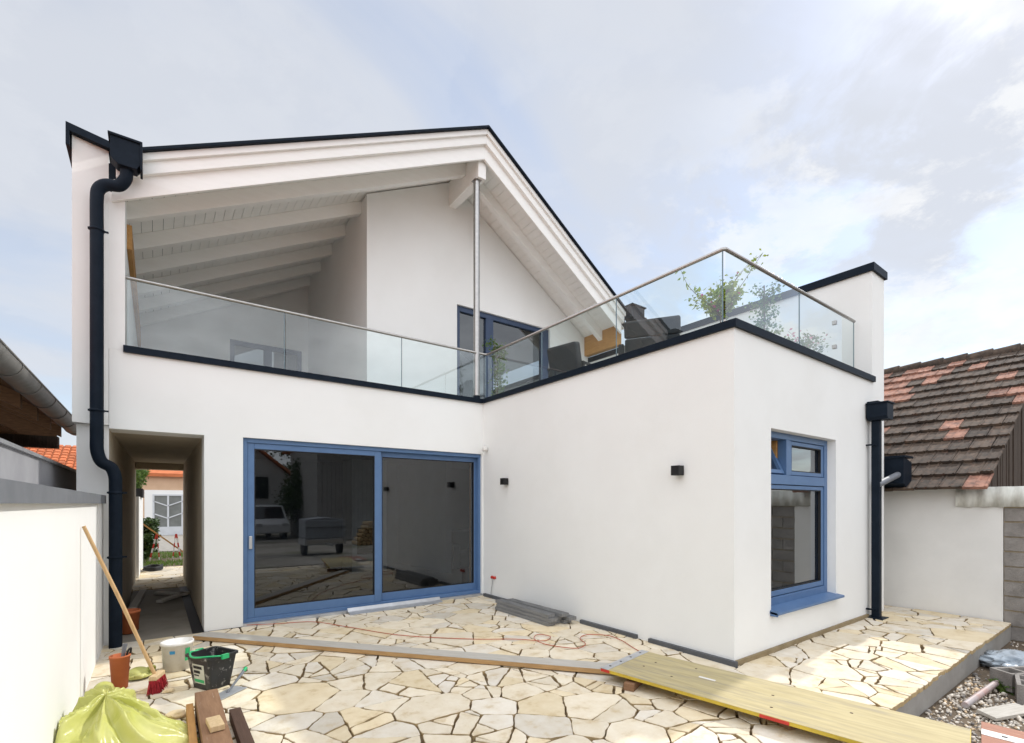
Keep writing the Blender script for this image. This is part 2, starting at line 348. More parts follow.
def clip(poly, px_, py_, nx, ny):           # keep the side where (p-p0).n <= 0
    o = []; n = len(poly)
    for i in range(n):
        a, b = poly[i], poly[(i+1) % n]
        da = (a[0]-px_)*nx+(a[1]-py_)*ny; db = (b[0]-px_)*nx+(b[1]-py_)*ny
        if da <= 0: o.append(a)
        if (da < 0 < db) or (db < 0 < da):
            t = da/(da-db); o.append((a[0]+(b[0]-a[0])*t, a[1]+(b[1]-a[1])*t))
    return o
def area(p): return abs(sum(p[i][0]*p[(i+1) % len(p)][1]-p[(i+1) % len(p)][0]*p[i][1] for i in range(len(p)))/2)
def cent(p): return (sum(q[0] for q in p)/len(p), sum(q[1] for q in p)/len(p))
def split(p, rng, depth):
    A = area(p)
    if depth == 0 or A < .03: return [p]
    c_ = cent(p); c_ = (c_[0]+rng.gauss(0, .05), c_[1]+rng.gauss(0, .05))
    # cut roughly across the long direction
    far = max(p, key=lambda q: (q[0]-c_[0])**2+(q[1]-c_[1])**2)
    a = math.atan2(far[1]-c_[1], far[0]-c_[0])+rng.gauss(0, .35)
    nx, ny = math.cos(a), math.sin(a)
    r = []
    for q in (clip(p, *c_, nx, ny), clip(p, *c_, -nx, -ny)):
        if len(q) >= 3 and area(q) > .0025: r += split(q, rng, depth-1 if rng.random() < .7 else 0)
    return r
def crazy(x0, x1, y0, y1, seed, mind, skip, big=.5):
    rng = random.Random(seed); pts = []
    for _ in range(9000):
        p = (rng.uniform(x0, x1), rng.uniform(y0, y1)); d = mind*(.55+rng.random()**1.5*.9)
        if all((p[0]-q[0])**2+(p[1]-q[1])**2 > min(d, e)**2 and (p[0]-q[0])**2+(p[1]-q[1])**2 > (.5*(d+e)*.85)**2 for *q, e in pts): pts.append((*p, d))
    polys = []
    for i, (x, y, d) in enumerate(pts):
        poly = [(x0, y0), (x1, y0), (x1, y1), (x0, y1)]
        near = sorted(((q[0]-x)**2+(q[1]-y)**2, q) for j, q in enumerate(pts) if j != i)[:18]
        for _, q in near:
            f_ = .5+.5*(d*d-q[2]*q[2])/max((q[0]-x)**2+(q[1]-y)**2, 1e-6)*.5
            f_ = min(max(f_, .15), .85)
            poly = clip(poly, x+(q[0]-x)*f_, y+(q[1]-y)*f_, q[0]-x, q[1]-y)
            if len(poly) < 3: break
        if len(poly) < 3 or skip(*cent(poly)): continue
        polys += split(poly, rng, rng.choice([0, 1, 1, 2, 2, 3])) if rng.random() > .3 else [poly]
    return polys
def lay(mb, poly, rng, top=0.0, gap=None):
    n = len(poly)
    if sum(poly[i][0]*poly[(i+1) % n][1]-poly[(i+1) % n][0]*poly[i][1] for i in range(n)) < 0: poly = poly[::-1]
    g_ = gap if gap is not None else rng.choice([rng.uniform(.002, .005), rng.uniform(.004, .010)])
    q = poly
    for i in range(len(poly)):
        a, b = poly[i], poly[(i+1) % len(poly)]; dx, dy = b[0]-a[0], b[1]-a[1]; l = math.hypot(dx, dy)
        if l < 1e-5: continue
        k = g_*rng.uniform(.4, 1.9)
        q = clip(q, a[0]-dy/l*k, a[1]+dx/l*k, dy/l, -dx/l)
        if len(q) < 3: return
    if area(q) < .0015: return
    # rough outline: subdivide, wobble, knock the corners off
    pts = []
    for i in range(len(q)):
        a, b = q[i], q[(i+1) % len(q)]; l = math.hypot(b[0]-a[0], b[1]-a[1])
        if l < .008: continue
        k = max(2, int(l/.035)); ox, oy = -(b[1]-a[1])/l, (b[0]-a[0])/l
        cb = min(.012, l*.15)/l*rng.uniform(.3, 1.4)
        for j in range(k):
            t = cb+(1-2*cb)*j/(k-1)
            w_ = (mnoise.noise((a[0]*3+t*l*9, a[1]*3, 1.7))*.014+mnoise.noise((a[0]*5+t*l*38, a[1]*7, 4.2))*.010)*(1 if 0 < j < k-1 else .3)
            pts.append((a[0]+(b[0]-a[0])*t+ox*(w_+.002), a[1]+(b[1]-a[1])*t+oy*(w_+.002)))
    if len(pts) < 3: return
    c_ = cent(pts); n = len(pts); h = top+rng.gauss(0, .0022); tx, ty = rng.gauss(0, .006), rng.gauss(0, .006)
    def Z(p): return h+max(-.008, min(.008, (p[0]-c_[0])*tx+(p[1]-c_[1])*ty))
    def shrink(p, d):
        l = math.hypot(p[0]-c_[0], p[1]-c_[1]); k = max(.3, 1-d/max(l, .01)); return (c_[0]+(p[0]-c_[0])*k, c_[1]+(p[1]-c_[1])*k)
    i1 = [shrink(p, .004) for p in pts]
    vs_ = [(p[0], p[1], top-.04) for p in pts]+[(p[0], p[1], Z(p)-.005) for p in pts]+[(p[0], p[1], Z(p)) for p in i1]
    fs = [(i, (i+1) % n, n+(i+1) % n, n+i) for i in range(n)]+[(n+i, n+(i+1) % n, 2*n+(i+1) % n, 2*n+i) for i in range(n)]+[tuple(range(2*n, 3*n))]
    u = rng.random(); v = rng.uniform(.90, 1.07)
    if u < .55: t = (1.0, .99, .98)
    elif u < .75: t = (.99, .935, .82)
    elif u < .96: t = (.98, 1.0, 1.07)
    else: t = (.84, .86, .92)
    mb.ct = tuple(min(1.25, k*v) for k in t); mb.cm = 1; mb.add(vs_, fs[:n]); mb.v = mb.v[:-3*n]; mb.add(vs_, []); mb.cm = 0; b0 = len(mb.v)-3*n
    for f_ in fs[n:]: mb.f.append([b0+i for i in f_]); mb.sm.append(False); mb.mi.append(0); mb.tone.append(mb.ct)
pv = MB(); rg = random.Random(11)
for p in crazy(-.55, 9.28, 1.31, YF-.02, 5, .37, lambda x, y: x > XW+.5 and y > YB+.5): lay(pv, p, rg)
struct(pv.build('paving', [STONE, CRUST]))
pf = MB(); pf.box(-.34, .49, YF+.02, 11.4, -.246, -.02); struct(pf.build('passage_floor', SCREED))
p2 = MB()
for p in crazy(-.6, 1.2, 11.45, 15.2, 8, .45, lambda x, y: False): lay(p2, p, rg, -.01)
struct(p2.build('path', [STONE, CRUST]))
pb = MB(); pb.box(-.6, 1.2, 11.42, 15.2, -.246, -.04); struct(pb.build('path_bed', SAND))

# gravel, weeds
gv = MB(); rg = random.Random(3); ico = bmesh.new(); bmesh.ops.create_icosphere(ico, subdivisions=1, radius=1)
IV = [v.co.copy() for v in ico.verts]; IF = [tuple(v.index for v in f.verts) for f in ico.faces]; ico.free()
def pebble(mb, x, y, z, r, rng, tone):
    m = Matrix.Rotation(rng.uniform(0, 6.3), 3, Vector((rng.gauss(0, 1), rng.gauss(0, 1), rng.gauss(0, 1))).normalized()) @ Matrix.Diagonal((r*rng.uniform(.7, 1.3), r*rng.uniform(.7, 1.2), r*rng.uniform(.5, .9)))
    mb.ct = tone; mb.add([m @ p+Vector((x, y, z)) for p in IV], IF, True)
for _ in range(11000):
    x = rg.uniform(3.9, 9.2); y = rg.uniform(-.6, 1.30)
    soil = mnoise.noise((x*.8, y*.9, 0))+.9*(x-6.3)*(.6 if y > .75 else .15)
    if soil > .25 and rg.random() < .86: continue
    r = rg.uniform(.006, .016)*(1 if rg.random() < .93 else 1.7)
    k = rg.random(); v = rg.uniform(.55, 1.25)
    t = (v, v*.98, v*.95) if k < .7 else ((v*1.0, v*.82, v*.6) if k < .88 else (v*.4, v*.4, v*.42))
    pebble(gv, x, y, -.25+r*.5+.06*max(0, mnoise.noise((x*1.5, y*1.5, 3))), r, rg, t)
o = gv.build('gravel', PEB); o['kind'] = 'stuff'

# ------------------------------------------------------------------ the house
H = thing('house', 'white rendered modern house with gable roof, glass railed terrace and blue windows', 'house', (4.2, 9.5, 0), world=True)
RX, RZ = 4.62, 7.596; SLL, SLR = .512, .652
def zb(x): return RZ-SLL*(RX-x) if x < RX else RZ-SLR*(x-RX)
ZTOP = 3.365; FL = 3.2
m = MB()
wall_y(m, -.427, XW, 0, ZTOP, YF, YF+.4, [(-.427, .49, -1, 2.455), (.917, 4.598, -1, 2.462)])
m.build('facade_wall', STUCCO, H)
m = MB(); m.box(-.43, -.285, YF, 12.5, ZTOP+.001, zb(-.36)+.1); m.build('terrace_side_wall', STUCCO, H)
m = MB()
m.prism([(-.43, YF-.001), (-.732, 7.082), (-.732, 13), (-.43, 13)], 'z', 2.49, 5.60)
m.build('fire_wall', STUCCO, H)
m = MB(); m.prism([(-.39, 7.11), (-.775, 7.0), (-.775, 13), (-.39, 13)], 'z', 5.60, 5.68)
m.prism([(-.745, 7.005), (-.775, 7.0), (-.775, 13), (-.745, 13)], 'z', 5.44, 5.60); m.build('fire_wall_cap', ANTH, H)
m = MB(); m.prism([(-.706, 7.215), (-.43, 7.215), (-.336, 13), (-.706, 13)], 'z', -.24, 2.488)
m.build('passage_wall', SHADEP, H)
m = MB(); m.prism([(-.707, 7.195), (-.429, 7.195), (-.429, 7.214), (-.707, 7.214)], 'z', -.24, 2.487); m.prism([(-.706, 6.53), (-.474, 6.53), (-.474, 7.193), (-.706, 7.193)], 'z', -.24, 1.60); m.build('pier_render', STUCCO, H)
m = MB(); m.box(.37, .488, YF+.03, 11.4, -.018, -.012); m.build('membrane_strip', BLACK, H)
m = MB(); m.box(.49, .78, YF+.4, 13, 0, 2.6); m.build('passage_wall', SHADEP, H)
m = MB(); m.box(-.5, .49, YF+.4, 13, 2.456, 2.75); m.build('passage_ceiling', SHADEP, H)
MB().box(-.335, .489, 12.7, 12.98, 2.32, 2.4555).build('passage_lintel', SHADEP, H)
m = MB(); m.box(.79, 8.3, 12.62, 13, 0, 6.2); m.box(.78, 8.3, 12.3, 12.6, 0, 3.0); m.build('back_wall', STUCCO, H)
# wing
m = MB(); m.box(XW, XW+.25, YB+.25, YF, 0, ZTOP); m.build('wing_wall', STUCCO, H)
m = MB(); wall_y(m, XW, 8.3, 0, ZTOP, YB, YB+.25, [(5.357, 7.05, .42, 2.415)]); m.build('wing_wall', STUCCO, H)
m = MB(); m.box(8.3, 8.78, YB, 13, -.24, 5.0); m.build('boundary_fin', STUCCO, H)
m = MB(); m.box(8.265, 8.815, YB-.035, 13, 5.0, 5.05); m.box(8.265, 8.3, YB-.035, 13, 4.94, 5.0); m.box(8.78, 8.815, YB-.035, 13, 4.94, 5.0); m.box(8.3, 8.78, YB-.035, YB-.002, 4.94, 5.0)
m.build('fin_cap', ANTH, H)
m = MB(); m.box(XW+.25, 8.3, YB+.25, 8.25, 2.9, FL); m.box(-.285, XW+.25, YF+.4, 12.27, 2.76, FL); m.build('terrace_floor', DECK, H)
# upper walls
def gable_piece(m, xa, xb, z0, y0, y1, up=.2):
    top = [(x, zb(x)+up) for x in sorted({xa, xb, *([RX] if xa < RX < xb else [])})]
    m.prism([(xa, z0), (xb, z0)]+top[::-1], 'y', y0, y1)
UD = (4.717, 7.087, 5.47)
m = MB(); gable_piece(m, 2.94, UD[0], FL, 8.25, 8.5); gable_piece(m, UD[0], UD[1], UD[2], 8.25, 8.5); gable_piece(m, UD[1], 8.3, FL, 8.25, 8.5)
m.build('upper_wall', STUCCO, H)
m = MB(); m.prism([(8.5, FL), (12.5, FL), (12.5, zb(2.94)+.2), (8.5, zb(2.94)+.2)], 'x', 2.94, 3.19); m.build('upper_side_wall', STUCCO, H)
LD = (1.317, 2.804, 5.21)
m = MB(); gable_piece(m, -.285, LD[0], FL, 12.27, 12.5); gable_piece(m, LD[0], LD[1], LD[2], 12.27, 12.5); gable_piece(m, LD[1], 2.94, FL, 12.27, 12.5)
m.build('upper_back_wall', STUCCO, H)
# room fittings: floor, ceiling, plaster
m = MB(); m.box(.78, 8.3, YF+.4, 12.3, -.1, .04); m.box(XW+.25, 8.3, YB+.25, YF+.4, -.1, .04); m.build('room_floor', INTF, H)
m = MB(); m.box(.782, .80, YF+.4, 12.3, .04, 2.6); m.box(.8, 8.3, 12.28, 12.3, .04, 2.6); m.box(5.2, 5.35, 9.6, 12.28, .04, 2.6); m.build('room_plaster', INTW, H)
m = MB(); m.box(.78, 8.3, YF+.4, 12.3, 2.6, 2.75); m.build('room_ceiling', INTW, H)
m = MB(); m.box(2.8, 2.95, 12.1, 12.2, .05, 2.2)
# roof
RF = MB()
for sgn in (0, 1):
    xs = (-.43, RX) if sgn == 0 else (RX, 8.32)
    RF.prism([(xs[0], zb(xs[0])+.26), (xs[1], zb(xs[1])+.26), (xs[1], zb(xs[1])+.455), (xs[0], zb(xs[0])+.455)], 'y', 7.17, 13.3)
roof = RF.build('roof', ANTH, H)
dk = MB()
x = -.40
while x < RX-.02:
    x1 = min(x+.118, RX); dk.prism([(x, zb(x)+.222), (x1, zb(x1)+.222), (x1, zb(x1)+.25), (x, zb(x)+.25)], 'y', 7.17, 12.6); x += .1225
x = RX+.003
while x < 8.28:
    x1 = min(x+.118, 8.3); dk.prism([(x, zb(x)+.222), (x1, zb(x1)+.222), (x1, zb(x1)+.25), (x, zb(x)+.25)], 'y', 7.17, 8.3); x += .1225
dk.build('soffit', WHITEWOOD, roof)
def band(o0, o1, y0, y1, name, mat, side, xe):
    m = MB()
    if side == 0: m.prism([(xe, zb(xe)+o0), (RX, RZ+o0), (RX, RZ+o1), (xe, zb(xe)+o1)], 'y', y0, y1)
    else: m.prism([(RX, RZ+o0), (xe, zb(xe)+o0), (xe, zb(xe)+o1), (RX, RZ+o1)], 'y', y0, y1)
    return m.build(name, mat, roof, bevel=.004)
for side in (0, 1):
    band(0, .245, 7.125, 7.168, 'bargeboard', WHITEWOOD, side, (-.40, 8.16)[side])
    band(.232, .385, 7.065, 7.124, 'bargeboard', WHITEWOOD, side, (-.36, 8.18)[side])
    band(.375, .462, 7.025, 7.064, 'bargeboard', WHITEWOOD, side, (-.34, 8.19)[side])
    band(.463, .502, 6.975, 7.30, 'verge_flashing', ANTH, side, (-.30, 8.22)[side])
for y in (7.62, 8.53, 9.42, 10.3, 11.17, 12.05):
    xr = RX-.08 if y < 8.2 else 2.94
    m = MB(); m.prism([(-.30, zb(-.30)+.005), (xr, zb(xr)+.005), (xr, zb(xr)+.221), (-.30, zb(-.30)+.221)], 'y', y, y+.12); m.build('rafter', WHITEWOOD, roof, bevel=.004)
m = MB(); m.prism([(RX+.08, zb(RX+.08)+.005), (8.22, zb(8.22)+.005), (8.22, zb(8.22)+.221), (RX+.08, zb(RX+.08)+.221)], 'y', 7.68, 7.80); m.build('rafter', WHITEWOOD, roof, bevel=.004)
m = MB(); m.box(RX-.08, RX+.08, 7.195, 8.26, 7.30, 7.76); m.build('ridge_beam', WHITEWOOD, roof, bevel=.006)
m = MB(); m.prism([(8.15, 5.07), (8.299, 5.07), (8.299, zb(8.299)+.215), (8.15, zb(8.15)+.215)], 'y', 7.25, 8.25); m.build('purlin', ORANGEW, roof)
m = MB(); m.box(-.284, -.235, 7.60, 12.2, 4.72, 5.02); m.build('wall_plate', ORANGEW, roof)
m = MB(); m.prism([(8.20, 5.60), (8.27, 5.54), (8.52, 5.54), (8.60, 5.60), (8.60, 5.84), (8.20, 5.84)], 'y', 6.86, 7.08); m.box(8.17, 8.63, 6.83, 7.11, 5.84, 5.865)
gb = m.build('gutter_box', ANTH, roof)
MB().tube([(8.5, 7.0, 5.70), (8.80, 7.0, 5.69)], .05, 14).build('outlet', ANTH, gb)
# post
m = MB(); m.tube([(4.575, 7.31, 3.50), (4.575, 7.31, 7.30)], .056, 24); po = m.build('post', STEEL, H)
m = MB(); m.tube([(4.575, 7.31, 3.36), (4.575, 7.31, 3.50)], .066, 20); m.build('post_foot', ANTH, po)
m = MB(); m.box(4.51, 4.64, 7.245, 7.375, 7.285, 7.298); m.build('post_plate', STEEL, po)
# coping
m = MB(); m.box(-.30, 4.585, YF-.035, YF+.34, ZTOP, ZTOP+.055); m.box(-.30, 4.585, YF-.035, YF-.003, ZTOP-.022, ZTOP)
m.build('coping', ANTH, H)
m = MB(); m.box(4.585, 4.92, YB-.035, YF+.34, ZTOP+.001, ZTOP+.056); m.box(4.585, 4.617, YB-.035, YF-.036, ZTOP-.022, ZTOP+.001); m.box(4.617, 8.33, YB-.035, YB-.003, ZTOP-.022, ZTOP+.001); m.box(4.92, 8.298, YB-.035, YB+.3, ZTOP+.001, ZTOP+.056); m.box(8.298, 8.335, YB-.036, YB-.003, ZTOP-.022, ZTOP+.055)
m.build('coping', ANTH, H)
# railing
RL = MB(); RL.tube([(-.285, 7.28, 4.25), (4.72, 7.28, 4.25), (4.77, 7.23, 4.25), (4.77, 2.80, 4.25), (4.785, 2.78, 4.25), (8.21, 2.78, 4.25)], .021, 12)
rail = RL.build('railing', STEEL, H)
def pane(p, q, z0, z1, name, mat, parent):
    (x0, y0), (x1, y1) = p, q; m = MB(); m.add([(x0, y0, z0), (x1, y1, z0), (x1, y1, z1), (x0, y0, z1)], [(0, 1, 2, 3)]); return m.build(name, mat, parent)
segs = [((-.27, 7.28), (1.435, 7.28)), ((1.45, 7.28), (3.155, 7.28)), ((3.17, 7.28), (4.75, 7.28)),
        ((4.77, 7.26), (4.77, 5.745)), ((4.77, 5.73), (4.77, 4.25)), ((4.77, 4.235), (4.77, 2.80)),
        ((4.79, 2.78), (6.465, 2.78)), ((6.48, 2.78), (8.19, 2.78))]
for p, q in segs:
    gp = pane(p, q, ZTOP+.05, 4.235, 'glass_pane', RAIL, rail)
    for (x, y) in (q,): MB().box(x-.005, x+.005, y-.005, y+.005, ZTOP+.05, 4.232).build('glass_edge', pm('glass_edge', (.17, .24, .27), .2) if 'glass_edge' not in MATS else MATS['glass_edge'], rail)
for z in (3.75, 4.08):
    m = MB(); m.box(7.50, 7.54, 2.755, 2.805, z-.025, z+.025); m.build('glass_clamp', STEEL, rail)
# sliding door
DY = YF+.045
m = MB(); frame_y(m, .917, 4.598, .035, 2.462, DY, DY+.16, .055, .04, .05, .06); sd_ = m.build('sliding_door', BLUE, H, bevel=.004)
m = MB(); frame_y(m, .973, 2.80, .086, 2.401, DY+.02, DY+.085, .085, .10, .12, .075); s1 = m.build('sliding_sash', BLUE, sd_, bevel=.005)
m = MB(); frame_y(m, 2.715, 4.557, .086, 2.401, DY+.09, DY+.155, .13, .04, .12, .075); s2 = m.build('fixed_sash', BLUE, sd_, bevel=.005)
pane((1.06, DY+.05), (2.70, DY+.05), .2, 2.33, 'pane', GLASS, sd_); pane((2.84, DY+.12), (4.52, DY+.12), .2, 2.33, 'pane', GLASS, sd_)
m = MB(); m.box(.992, 1.03, DY-.012, DY+.019, 1.0, 1.17); m.build('handle', ALU, sd_, bevel=.006)
m = MB(); m.box(.917, 4.598, YF-.02, DY+.2, -.02, .034); m.build('threshold', ALU, sd_)
m = MB(); m.box(4.485, 4.495, DY+.156, DY+.19, .21, 2.32); m.build('wood_reveal', ORANGEW, sd_)
# wing window
WY = YB+.10
m = MB(); frame_y(m, 5.357, 7.05, .45, 2.413, WY, WY+.10, .075, .085, .09, .07); m.box(5.432, 6.965, WY, WY+.10, 1.82, 1.93); m.box(5.93, 6.03, WY, WY+.10, 1.93, 2.343)
ww = m.build('window', BLUE, H, bevel=.004)
m = MB(); frame_y(m, 5.44, 6.957, .548, 1.812, WY+.012, WY+.085, .05, .06, .06, .045); m.build('sash', BLUE, ww, bevel=.004)
pane((5.48, WY+.05), (6.91, WY+.05), .60, 1.78, 'pane', GLASS, ww)
m = MB(); frame_y(m, 6.037, 6.957, 1.937, 2.337, WY+.012, WY+.085, .05, .06, .045, .045); m.build('sash', BLUE, ww, bevel=.004)
pane((6.08, WY+.05), (6.91, WY+.05), 1.97, 2.30, 'pane', GLASS, ww)
for par, x0, x1, z0, z1, yy in ((s1, 1.058, 2.70, .206, 2.326, DY+.02), (s2, 2.845, 4.517, .206, 2.326, DY+.09), (ww, 5.49, 6.897, .608, 1.767, WY+.012), (ww, 6.087, 6.897, 1.982, 2.292, WY+.012)):
    m = MB(); frame_y(m, x0, x1, z0, z1, yy+.004, yy+.034, .011, .011, .011, .011); m.build('gasket', BLACK, par)
# tilted vent: hinged at its bottom edge, leaning into the room
m = MB(); frame_y(m, 5.44, 5.922, 0, .40, -.035, .035, .05, .05, .045, .045)
vent = m.build('vent_sash', BLUE, None); vent.parent = ww; OFF[vent.name] = Vector()
vent.location = Vector((0, WY+.05, 1.937))-OFF[H.name]; vent.rotation_euler = (R(-24), 0, 0)
m = MB(); m.add([(5.48, 0, .03), (5.89, 0, .03), (5.89, 0, .37), (5.48, 0, .37)], [(0, 1, 2, 3)]); vp = m.build('pane', GLASS, None); vp.parent = ww; vp.location = vent.location; vp.rotation_euler = vent.rotation_euler
m = MB(); m.box(5.895, 5.928, WY+.101, WY+.20, 1.935, 2.34); m.build('wood_reveal', ORANGEW, ww)
m = MB(); m.prism([(YB-.085, .405), (YB-.085, .432), (WY-.002, .456), (WY-.002, .425)], 'x', 5.33, 7.085); m.box(5.33, 5.338, YB-.087, YB-.004, .39, .455)
m.build('sill', BLUE, ww, bevel=.003)
# terrace door and rear door
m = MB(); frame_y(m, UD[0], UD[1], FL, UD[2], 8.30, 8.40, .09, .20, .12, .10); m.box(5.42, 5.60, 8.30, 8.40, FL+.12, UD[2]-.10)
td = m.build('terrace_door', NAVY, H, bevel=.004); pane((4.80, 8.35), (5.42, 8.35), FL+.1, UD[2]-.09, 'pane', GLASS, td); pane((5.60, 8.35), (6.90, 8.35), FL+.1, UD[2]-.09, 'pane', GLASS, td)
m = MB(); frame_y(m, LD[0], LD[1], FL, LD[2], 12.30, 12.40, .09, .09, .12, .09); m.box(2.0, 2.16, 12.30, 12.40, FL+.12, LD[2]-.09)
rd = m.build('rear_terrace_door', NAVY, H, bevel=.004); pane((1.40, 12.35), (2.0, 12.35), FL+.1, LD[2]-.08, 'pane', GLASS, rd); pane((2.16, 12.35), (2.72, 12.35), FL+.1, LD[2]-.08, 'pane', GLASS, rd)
# rain pipes
m = MB(); pts = catmull([(-.262, 6.955, 5.36), (-.268, 6.965, 5.25), (-.33, 6.98, 5.15), (-.44, 6.99, 5.12), (-.505, 7.0, 5.05), (-.52, 7.0, 4.93), (-.52, 7.0, 4.6)], 6)
pts += catmull([(-.52, 7.0, 2.35), (-.517, 7.0, 2.18), (-.48, 7.0, 2.06), (-.40, 7.0, 2.0), (-.365, 7.0, 1.90), (-.36, 7.0, 1.75)], 6)+[Vector((-.36, 7.0, -.02))]
m.tube(pts, .06, 20); dl = m.build('downpipe', ANTH, H)
for x, z in ((-.52, 4.6), (-.52, 2.62), (-.36, 1.0), (-.36, 1.72)):
    m = MB(); m.lathe([(.059, -.014), (.066, -.014), (.066, .014), (.059, .014)], (x, 7.0, z), 20); m.box(x+.058, x+.10, 6.99, 7.01, z-.008, z+.008); m.box(x-.075, x-.058, 6.985, 7.015, z-.01, z+.01); m.build('pipe_clip', ANTH, dl)
m = MB(); m.prism([(-.40, 5.39), (-.34, 5.33), (-.17, 5.33), (-.137, 5.39), (-.137, 5.62), (-.40, 5.62)], 'y', 6.86, 7.02); m.box(-.42, -.118, 6.84, 7.04, 5.62, 5.645); m.box(-.14, -.118, 6.84, 7.04, 5.33, 5.62)
m.build('hopper', ANTH, dl, bevel=.004)
m = MB(); m.box(8.10, 8.20, 2.44, 2.54, -.02, 2.76); dr = m.build('downpipe', ANTH, H, bevel=.012)
m = MB(); m.prism([(8.06, 2.76), (8.24, 2.76), (8.275, 2.80), (8.275, 2.98), (8.03, 2.98), (8.03, 2.80)], 'y', 2.33, 2.575); m.box(8.015, 8.29, 2.315, 2.58, 2.98, 3.0); m.box(8.08, 8.22, 2.45, 2.585, 3.0, 3.03)
m.build('hopper', ANTH, dr, bevel=.004)
for z in (.12, 2.42):
    m = MB(); m.box(8.085, 8.215, 2.47, 2.50, z-.012, z+.012); m.box(8.06, 8.10, 2.50, YB, z-.01, z+.01); m.build('pipe_clip', ANTH, dr)
m = MB(); m.box(8.03, 8.27, 2.38, 2.585, -.01, .012); m.build('pipe_shoe', ANTH, dr)
# small wall fittings
for y in (3.2, 6.45):
    m = MB(); m.box(XW-.105, XW-.01, y-.05, y+.05, 1.905, 2.01); m.box(XW-.012, XW, y-.035, y+.035, 1.92, 1.995); m.build('wall_lamp', LAMP, H, bevel=.003)
for y in (6.86, 6.79): sk = MB().tube([(XW, y, .35), (XW-.035, y, .35)], .024, 14).build('socket_cover', RED, H); MB().tube([(XW-.02, 6.83, .33), (XW-.03, 6.86, .15), (XW-.02, 6.9, .03)], .004, 6).build('socket_wire', ALU, sk)
m = MB(); m.lathe([(0, .0), (.045, .0), (.05, .02), (.05, .05), (.03, .085), (0, .09)], (XW-.05, 7.03, 2.50), 18); m.build('sensor', WHITEP, H)
# base flashing along the wing
pm('slate_trim', (.10, .105, .115), .7, (.08, .084, .09), 6)
for y0, y1 in ((7.1, 5.98), (4.72, 3.78), (3.60, 2.55)):
    m = MB(); m.box(XW-.045, XW-.002, y1, y0, -.02, .046); m.build('base_trim', MATS['slate_trim'], H)
m = MB(); m.box(XW+.01, 8.1, YB-.03, YB-.002, -.03, .045); m.build('base_strip', pm('mud_strip', (.30, .235, .14), .95, (.22, .165, .09), 6, bump=.6, bscale=60), H)

# ------------------------------------------------------------------ room contents seen dimly through the glass
m = MB(); m.box(3.55, 4.35, 10.9, 11.6, .04, .45); m.box(3.55, 4.35, 10.9, 11.6, 1.05, 2.59); m.box(3.55, 3.66, 10.9, 11.6, .45, 1.05); m.box(4.24, 4.35, 10.9, 11.6, .45, 1.05); m.box(3.66, 4.24, 11.4, 11.6, .45, 1.05)
st = thing('stove', 'white tiled stove column with dark firebox inside the room behind the sliding door', 'stove', (3.95, 11.2, .04), world=True)
m.build('body', pm('stove_white', (.7, .69, .67), .7), st); m = MB(); m.box(3.67, 4.23, 10.91, 10.93, .46, 1.04); m.build('fire_door', BLACK, st)
sf = thing('sofa', 'dark grey sofa standing inside the room behind the right pane', 'sofa', (6.6, 10.2, .04), world=True)
m = MB(); m.box(5.6, 7.9, 9.7, 10.6, .12, .45); m.build('seat', SOFAM, sf, bevel=.05); m = MB(); m.box(5.6, 7.9, 10.45, 10.75, .45, .95); m.build('backrest', SOFAM, sf, bevel=.05)
m = MB(); m.box(5.45, 5.65, 9.7, 10.7, .10, .66); m.build('armrest', SOFAM, sf, bevel=.05); m = MB(); m.box(7.85, 8.05, 9.7, 10.7, .10, .66); m.build('armrest', SOFAM, sf, bevel=.05)

# ------------------------------------------------------------------ terrace furniture and plants
def armchair():
    t = thing('armchair', 'charcoal cushioned armchair with thin black frame on the terrace beside the blue door', 'armchair')
    m = MB(); m.bar((0, -.29, .40), (0, .29, .40), .62, .16); m.build('seat', CUSH, t, bevel=.03)
    m = MB(); m.bar((-.33, 0, .42), (-.45, 0, .92), .56, .16); m.build('backrest', CUSH, t, bevel=.035)
    for s in (-1, 1):
        m = MB()
        m.bar((.30, s*.33, 0), (.30, s*.33, .60), .035, .035); m.bar((-.36, s*.33, 0), (-.36, s*.33, .58), .035, .035); m.bar((-.40, s*.33, .60), (.33, s*.33, .60), .04, .03)
        m.build('arm_frame', LAMP, t)
    return t
a = armchair(); a.location = (5.66, 5.86, FL); a.rotation_euler = (0, 0, R(12))
t = thing('lounge_chair', 'wide charcoal lounge chair with its back turned to the terrace edge', 'armchair')
m = MB(); m.bar((-.30, 0, .24), (-.42, 0, .66), .72, .13); m.build('backrest', CUSH, t, bevel=.025)
m = MB(); m.bar((-.423, 0, .665), (-.48, 0, .88), .73, .13); m.build('head_cushion', CUSH, t, bevel=.025)
m = MB(); m.box(-.33, .36, -.35, .35, .22, .40); m.build('seat', CUSH, t, bevel=.03)
for y in (-.42, .42):
    m = MB(); m.box(-.40, .38, y-.04, y+.04, .0, .62); m.build('armrest', CUSH, t, bevel=.02)
t.location = (5.78, 4.43, FL); t.rotation_euler = (0, 0, R(33))
def pot(t, x, y, z, r, h, mat):
    MB().lathe([(0, 0), (r*.72, 0), (r, h), (r*.9, h), (r*.86, h*.9), (0, h*.88)], (x, y, z), 22).build('pot', mat, t)
